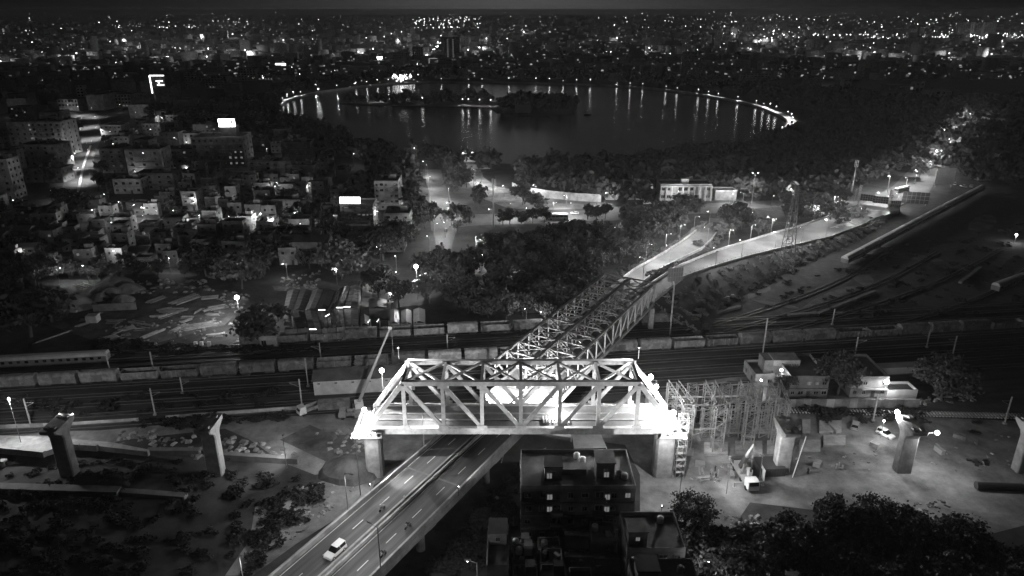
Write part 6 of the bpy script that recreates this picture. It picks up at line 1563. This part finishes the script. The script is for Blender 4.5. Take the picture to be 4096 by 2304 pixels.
# town lamps: single ones picked from the photograph
TL = [('T6',1530,735),('T6',790,1050),('T6',1340,1060),('T6',690,1060),('T6',550,1140),('T6',1740,660),('T6',430,1010),('T6',50,970),('T6',540,540),('T6',1600,910),('T6',1200,1100),('T6',1780,1015),('T6',900,1120),('T6',1480,1120),
      ('T1',690,370),('T1',75,350),('T1',320,790),('T1',765,825),('T1',1100,820),('T1',1300,715),('T1',1155,640),('T1',1600,550),('T1',1500,290),('T1',1740,430),('T1',1150,330),('T1',450,430),('T1',1270,870),('T1',1255,1040),
      ('T5',940,345),('T5',880,450),('T5',780,710),('T5',1210,1250),('T5',1360,1060),('T5',1560,1150),('T5',1870,1220),('T5',1700,1200),('T5',1950,65),('T5',2100,90),('T5',400,300),('T5',660,1010),('T5',150,1130),
      ('T2',285,250),('T2',715,175),('T2',835,180),('T2',190,125),('T2',1190,520),('T2',1040,790),('T2',1460,790),('T2',2465,1000),('T2',930,1330),('T2',230,760),('T2',600,1380),
      ('T3',1290,120),('T3',1040,315),('T3',1790,665),('T3',180,835),('T3',1800,70),('T3',1970,725),('T3',1560,450),('T3',1280,660),('T3',1300,280),('T3',1850,150),('T3',2060,110),('T3',2000,480),
      ('T4',2040,160),('T4',300,445),('T4',1760,480),('T4',2080,560),('T4',120,580),
      ('T8',250,550),('T8',690,535),('T8',745,545),('T8',610,555),('T8',400,120),('T8',560,130),('T8',700,115),('T8',180,210),('T8',100,365),('T8',690,665),('T7',1230,65),('T7',270,160),('T7',520,140),('T7',1840,150),('T7',730,15),('S3',500,620),('S3',740,640),('S3',270,140),
      ('R',1560,400),('R',2145,520),('R',1280,455),('R',1180,745),('R',1000,830),('R',1595,770)]
for k in range(34): TL.append(('P', R7.uniform(40,1330), R7.uniform(560,1000)))  # random extra lamps, added to spread light through the town
for k in range(14): TL.append(('P', R7.uniform(20,1000), R7.uniform(380,560)))  # more random added lamps, farther back in the town
def zone(p):
    if p.y > 480: return 'standing among the far trees and roofs round the lake'
    if p.x < -60: return 'in the lanes of the left town'
    if p.x < 20: return 'between the office block and the lake road'
    return 'among the trees beyond the truss bridge'
for c, x, y in TL:
    p = K(c,x,y,7.0); zz = zone(p)
    lamp(LAMP_DIM if c == 'P' else LAMP_TOWN, Vector((p.x,p.y,0)), R7.uniform(0,6), 'small lit lamp '+zz, 'town lamps '+zz, 1.0 if p.y < 480 else 1.25)
p = K('B',1525,305,10.0); flood(p, p+Vector((0,-6,-5)), 15000, 'glaring round yard lamp on its post beside the big dark tree', mast=0, bulb=.75)
p = G(1664,1066,13.0); flood(p, p+Vector((0,-6,-5)), 14000, 'glaring lamp mast above the right end of the fenced sheds', mast=0, bulb=.75)
for s_, t_, l in ((-12,-7.6,'viaduct lamp on the left parapet nearest the metro span'),(-37,-7.6,'second viaduct lamp on the left parapet'),(-62,-7.6,'third viaduct lamp on the left parapet'),(-90,-7.6,'viaduct lamp on the left parapet below the picture'),(-46,7.6,'viaduct lamp on the right parapet beside the dark ground'),(-74,7.6,'viaduct lamp on the right parapet below the picture')):
    lamp(LAMP_VIA, RW(s_,t_,9.9), math.atan2(-U.x,U.y) if t_ < 0 else math.atan2(U.x,-U.y), l, VG_, 1.0)
# ------------------------------------------------------------------ trees
RT = random.Random(4)
def lod_of(y): return 'near' if y < 190 else 'mid' if y < 420 else 'far'
def trees(polyP, n, r, s, label, group):
    for (x, y) in scatter(polyP, n, r, RT, 30):
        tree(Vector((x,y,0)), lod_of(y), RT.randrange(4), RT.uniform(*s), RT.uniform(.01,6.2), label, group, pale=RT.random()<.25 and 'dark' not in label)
def one(c, x, y, s, label, v=0, group=None, pale=False):
    p = K(c,x,y); t = tree(p, lod_of(p.y), v, s, RT.uniform(.01,6.2), label, group, pale=pale); PLACED.append((p.x,p.y,2.5*s)); return t
one('B',1680,600,1.6,'big dark tree right of the round yard lamp',2)
one('B',200,560,2.2,'wide black tree at the left end of the timber yard',2); one('B',60,480,1.8,'black tree at the left edge beside the timber yard',0)
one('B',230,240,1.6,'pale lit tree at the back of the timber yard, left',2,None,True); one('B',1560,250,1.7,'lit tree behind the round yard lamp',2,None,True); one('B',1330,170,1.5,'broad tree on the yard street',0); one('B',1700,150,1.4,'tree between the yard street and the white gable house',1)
one('T1',820,930,1.9,'large hazy tree behind the corrugated sheds',2,None,True); one('T1',700,640,1.6,'dark tree before the long two storey block',1); one('T1',1190,760,1.7,'dark tree right of the long grey block',2); one('T1',1150,1090,1.3,'tree over the shed behind the lit yard',0); one('T1',1330,1180,1.1,'tree beside the lit passage',0); one('T1',1600,1150,1.3,'pale tree right of the last shed',3,None,True)
one('T1',430,440,1.3,'round tree beside the modern white house',2); one('T1',1560,480,1.5,'round dark tree at the left kerb of the lake road',0); one('T1',1330,640,1.6,'dark tree below the tall pale side block',2)
one('T2',760,545,1.25,'leaning tree at the left side of the plaza',1); one('T2',1400,745,1.35,'single tree standing in the plaza',0); one('T2',1560,830,1.2,'tree at the lower edge of the plaza',2); one('T2',900,790,1.4,'tall tree left of the telecom mast',1)
for k,(x,y) in enumerate(((1180,970),(1250,965),(1390,960),(1520,955),(1650,950),(2150,910),(2250,905),(2350,900))): one('T2',x,y,.85,'small street tree in the row along the cross road',k%4,'street trees along the cross road')
one('T2',660,1060,1.5,'dark tree at the corner of the lake road and the cross road',0); one('T2',290,1010,1.4,'dark tree left of the lake road corner',2)
one('T4',385,1215,1.0,'round tree growing over the lower kerb of the flyover',0); one('T4',600,1150,.95,'thin lit tree on the flyover beside the round one',3,None,True)
one('T3',1490,860,1.2,'dark tree at the end of the slip ramp',0); one('T3',1000,700,1.5,'broad dark tree at the cross road corner beside the ramp',2); one('T3',1130,1130,.7,'small lit tree between the slip ramp and the flyover',3,None,True)
one('U5',1920,900,1.35,'big tree with a pale trunk right of the station buildings',2); one('U5',1090,860,1.25,'tree between the two station buildings',0); one('U5',660,880,.7,'bush tree left of the station wall',1)
one('T5',960,260,1.4,'dark tree hanging over the upper avenue',2); one('T5',1080,1290,1.35,'large black tree at the foot of the avenue',2); one('T5',800,1190,1.1,'round black tree left of the large one at the avenue foot',0); one('T5',1400,1110,1.0,'tree right of the large one at the avenue foot',1)
GA = 'trees along the left avenue'
for x,y in ((790,560),(800,440),(740,640),(700,740),(1330,760),(1390,930),(1310,900),(1400,440),(640,880)): one('T5',x,y+60,1.1,'dark tree lining the left avenue',RT.randrange(4),GA)
GF = 'lit trees lining the far road'
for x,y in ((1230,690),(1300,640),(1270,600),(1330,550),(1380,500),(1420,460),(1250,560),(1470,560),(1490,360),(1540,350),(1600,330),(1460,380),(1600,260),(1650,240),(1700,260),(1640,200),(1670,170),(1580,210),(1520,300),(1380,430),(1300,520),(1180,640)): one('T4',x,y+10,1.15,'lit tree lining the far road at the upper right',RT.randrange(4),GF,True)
one('S8',440,330,.8,'small round tree between the site and the apartment block',2)
trees([(2760,2290),(2960,2330),(3050,2200),(3150,2140),(3400,2125),(3560,2105),(3720,2150),(3860,2230),(4050,2330),(4300,2300),(4500,2460),(2620,2460)], 34, 2.2, (.55,1.15), 'tree in the dark thicket at the lower right', 'trees of the lower right thicket')
trees([(1940,2120),(2080,2000),(2110,2060),(2000,2240),(1930,2300)], 4, 1.2, (.4,.6), 'small tree squeezed between the viaduct and the apartment block', 'small trees beside the apartment block')
trees([(1960,1000),(2250,960),(2480,955),(2640,1010),(2560,1060),(2440,1080),(2330,1230),(2200,1300),(2000,1300),(1860,1260),(1720,1240),(1690,1110),(1850,1100)], 80, 3.2, (.8,1.3), 'tree in the dark wood left of the truss bridge', 'trees of the dark wood left of the truss bridge')
trees([(2500,900),(2620,880),(2760,890),(2700,960),(2560,980)], 14, 2.8, (.9,1.3), 'tree in the clump below the colonnaded office', 'trees below the colonnaded office')
trees([(2850,960),(2920,870),(3100,840),(3350,800),(3420,840),(3250,900),(3100,940),(2950,1000)], 26, 2.8, (.7,1.1), 'tree on the slope between cross road and flyover', 'trees between cross road and flyover')
trees([(1000,960),(1400,950),(1480,1080),(1300,1090),(1000,1080)], 12, 2.4, (.6,1.0), 'tree among the houses above the corrugated sheds', 'trees above the corrugated sheds')
trees([(0,1080),(850,1060),(850,1120),(0,1120)], 16, 2.6, (.6,1.05), 'tree along the back of the timber yard', 'trees along the back of the timber yard')
trees([(-50,840),(700,800),(1380,660),(1400,900),(800,1050),(-50,1080)], 26, 2.2, (.5,.95), 'dark tree among the houses of the left town', 'trees of the left town')
trees([(1780,640),(1840,660),(1850,760),(1790,800)], 8, 2.6, (.8,1.2), 'tree between the lake road and the plaza', 'trees between lake road and plaza')
# woods too thick to count, one mass each
def wood(name, label, polys, r, s, keep=150, H=1.0):
    rgx = np.random.default_rng(len(name)); Vs, Qs, n = [], [], 0
    for polyP, cnt in polys:
        poly = [G(*p) for p in polyP]; xs = [p.x for p in poly]; ys = [p.y for p in poly]; c = 0
        for _ in range(cnt*12):
            if c >= cnt: break
            x, y = rgx.uniform(min(xs),max(xs)), rgx.uniform(min(ys),max(ys))
            if not in_poly(x,y,poly) or (name != 'island_wood' and blocked(x,y)): continue
            V, Q = TR['far',int(rgx.integers(0,4))][2]; sel = rgx.choice(len(Q), keep, False); P = V.reshape(-1,4,3)[sel]; cc = P.mean(1,keepdims=True); P = cc+(P-cc)*1.7
            sc = rgx.uniform(*s); a = rgx.uniform(0,6.28); R_ = np.array([[math.cos(a),-math.sin(a),0],[math.sin(a),math.cos(a),0],[0,0,1]])
            P = (P.reshape(-1,3)@R_.T)*np.array([sc,sc,sc*H])+np.array([x,y,0]); Vs.append(P); Qs.append(np.arange(len(P)).reshape(-1,4)+n); n += len(P); c += 1
    o = link(name, np_mesh(name, np.concatenate(Vs), np.concatenate(Qs), 'leaf')); o['kind'] = 'stuff'; o['label'] = label
wood('lakeside_wood','dark wood surrounding the lake', [([(1080,500),(1180,510),(1300,545),(1560,630),(1700,660),(1950,690),(2300,690),(2700,660),(3000,620),(3180,540),(3300,500),(3800,520),(3700,640),(3450,760),(2900,770),(2500,740),(2080,700),(1780,640),(1500,640),(1350,660),(1150,600)], 1100), ([(1420,640),(1660,660),(1690,900),(1560,960),(1420,880)], 42), ([(2080,700),(2500,740),(2900,770),(3300,750),(3400,800),(2900,820),(2560,850),(2300,790),(2060,745)], 110),
    ([(1140,400),(1330,352),(1650,318),(2000,316),(2450,328),(2750,352),(3000,395),(3150,440),(3250,500),(3700,500),(3900,420),(3300,380),(2800,330),(2200,300),(1650,296),(1300,330),(1100,370)], 520),
    ([(600,470),(1120,400),(1100,500),(1150,560),(1050,600),(700,520)], 170), ([(3500,420),(4200,400),(4200,560),(3960,700),(3850,640),(3750,520)], 260), ([(3700,520),(4150,560),(4150,740),(3900,740),(3800,700)], 90)], 3, (1.0,1.6))
wood('island_wood','trees crowding the island in the lake', [([(2000,418),(2130,404),(2250,410),(2300,430),(2290,452),(2160,460),(2010,448)], 75), ([(1380,416),(1700,411),(1960,412),(1960,424),(1700,422),(1400,421)], 45)], 3, (1.0,1.7))
wood('distant_trees','dark tree cover scattered between the distant blocks', [([(-700,60),(4800,60),(4800,330),(3300,330),(2700,240),(1100,235),(900,330),(-700,420)], 1500)], 3, (1.6,2.8), 60)
# low undergrowth
def brush(name, label, polys, s, seed):
    rgx = np.random.default_rng(seed); Vs, Qs, n = [], [], 0; V0, Q0 = crown_np(5, 150, .3, 1.3, .05, 1.5, 8)
    for polyP, cnt in polys:
        poly = [G(*p) for p in polyP]; xs = [p.x for p in poly]; ys = [p.y for p in poly]; c = 0
        for _ in range(cnt*8):
            if c >= cnt: break
            x, y = rgx.uniform(min(xs),max(xs)), rgx.uniform(min(ys),max(ys))
            if not in_poly(x,y,poly): continue
            d = (Vector((x,y,0))-P0); tt = abs(d.dot(V)); 
            if tt < 8.4: continue
            sc = rgx.uniform(*s); a = rgx.uniform(0,6.28); R_ = np.array([[math.cos(a),-math.sin(a),0],[math.sin(a),math.cos(a),0],[0,0,1]])
            P = (V0@R_.T)*sc*np.array([1.2,1,.8])+np.array([x,y,0]); Vs.append(P); Qs.append(Q0+n); n += len(P); c += 1
    o = link(name, np_mesh(name, np.concatenate(Vs), np.concatenate(Qs), 'scrub')); o['kind'] = 'stuff'; o['label'] = label
brush('undergrowth','dark scrub and weeds over the open ground', [([(-100,1845),(300,1850),(1000,1840),(1250,1905),(1000,1960),(500,1990),(-100,1960)], 60), ([(-100,1960),(500,1990),(1000,1960),(1050,2030),(1000,2160),(880,2304),(-100,2400)], 150), ([(1050,2010),(1230,1940),(1300,1960),(1180,2130),(1000,2304),(960,2304)], 90), ([(560,1690),(900,1665),(900,1680),(560,1712)], 30), ([(1600,1990),(2000,1760),(2150,1800),(2100,1900),(1980,2100),(1900,2304),(1560,2304)], 130),
    ([(2620,2100),(2760,2120),(3050,2110),(3050,2250),(2700,2304),(2600,2200)], 150), ([(2900,1200),(3500,1000),(4100,900),(4150,1250),(3300,1290)], 160), ([(0,1600),(1150,1560),(1150,1620),(0,1690)], 60), ([(3550,2040),(3900,2100),(3950,2200),(3600,2150)], 60), ([(2720,1180),(2900,1115),(3150,1050),(3230,1060),(3000,1180),(2760,1280)], 160), ([(2500,1110),(2650,1060),(2800,1010),(2840,1000),(2780,1060),(2620,1110)], 60), ([(2380,1130),(2480,1080),(2650,1010),(2700,1010),(2560,1080),(2420,1150)], 60),
    ([(2560,1560),(2700,1640),(3150,1620),(3150,1660),(2700,1700)], 90), ([(3150,1640),(3700,1645),(3700,1690),(3300,1690)], 50), ([(400,1360),(900,1390),(1300,1380),(1300,1410),(400,1420)], 120), ([(1700,1290),(2200,1300),(2150,1340),(1700,1330)], 70), ([(700,1700),(1150,1660),(1150,1680),(700,1715)], 50)], (.5,1.25), 9)
Vs, Qs, n = [], [], 0; rgx = np.random.default_rng(31); V0, Q0 = crown_np(6, 70, .34, 1.3, .05, 1.5, 8)
for (o_b, q_b, e_b), cnt in zip(BANKS, (560,260,160,90)):
    for _ in range(cnt):
        i = int(rgx.integers(0,len(q_b))); p = q_b[i].lerp(e_b[i], rgx.uniform(.12,1.0)); sc = rgx.uniform(.5,1.1); a = rgx.uniform(0,6.28); R_ = np.array([[math.cos(a),-math.sin(a),0],[math.sin(a),math.cos(a),0],[0,0,1]])
        P = (V0@R_.T)*sc+np.array([p.x+rgx.uniform(-1.5,1.5),p.y+rgx.uniform(-1.5,1.5),p.z-.3]); Vs.append(P); Qs.append(Q0+n); n += len(P)
o = link('bank_scrub', np_mesh('bank_scrub', np.concatenate(Vs), np.concatenate(Qs), 'leaf_pale_lit')); o['kind'] = 'stuff'; o['label'] = 'scrub growing on the slopes of the raised roads'  # lamplit look of the slopes put into the leaf colour
hz_ = thing('planted_hedge', 'clipped hedge strip between the slip ramp and the flyover', 'hedge', K('T3',870,1330,8)); 
for k in range(46):
    u = k/45; p = K('T3',560,1400,8.5).lerp(K('T3',1330,1130,6.2),u)+Vector((RT.uniform(-.5,.5),RT.uniform(-.8,.8),-.3)); link('shrub', SHR['mid'], hz_, p-BASE[hz_.name], RT.uniform(0,6), (1.1,1.1,.9))

# ------------------------------------------------------------------ tidy up: remove the pattern objects
def kill(o):
    for c in list(o.children): kill(c)
    bpy.data.objects.remove(o, do_unlink=True)
for o in PROTO: kill(o)
# ------------------------------------------------------------------ night haze over the town
hm = bpy.data.materials.new('haze_air'); hm.use_nodes = True
hn = hm.node_tree.nodes; hn.clear()
hv = hn.new('ShaderNodeVolumePrincipled'); ho = hn.new('ShaderNodeOutputMaterial')
hv.inputs['Color'].default_value = (.9,.9,.9,1); hv.inputs['Density'].default_value = 0.00010; hv.inputs['Anisotropy'].default_value = 0.3
hm.node_tree.links.new(hv.outputs[0], ho.inputs['Volume']); MATS['haze_air'] = hm
hb_ = MB().bx(-9500,9500,-400,16500,-1.0,103.0)
ho_ = struct('haze', hb_, 'haze_air', 'stuff')
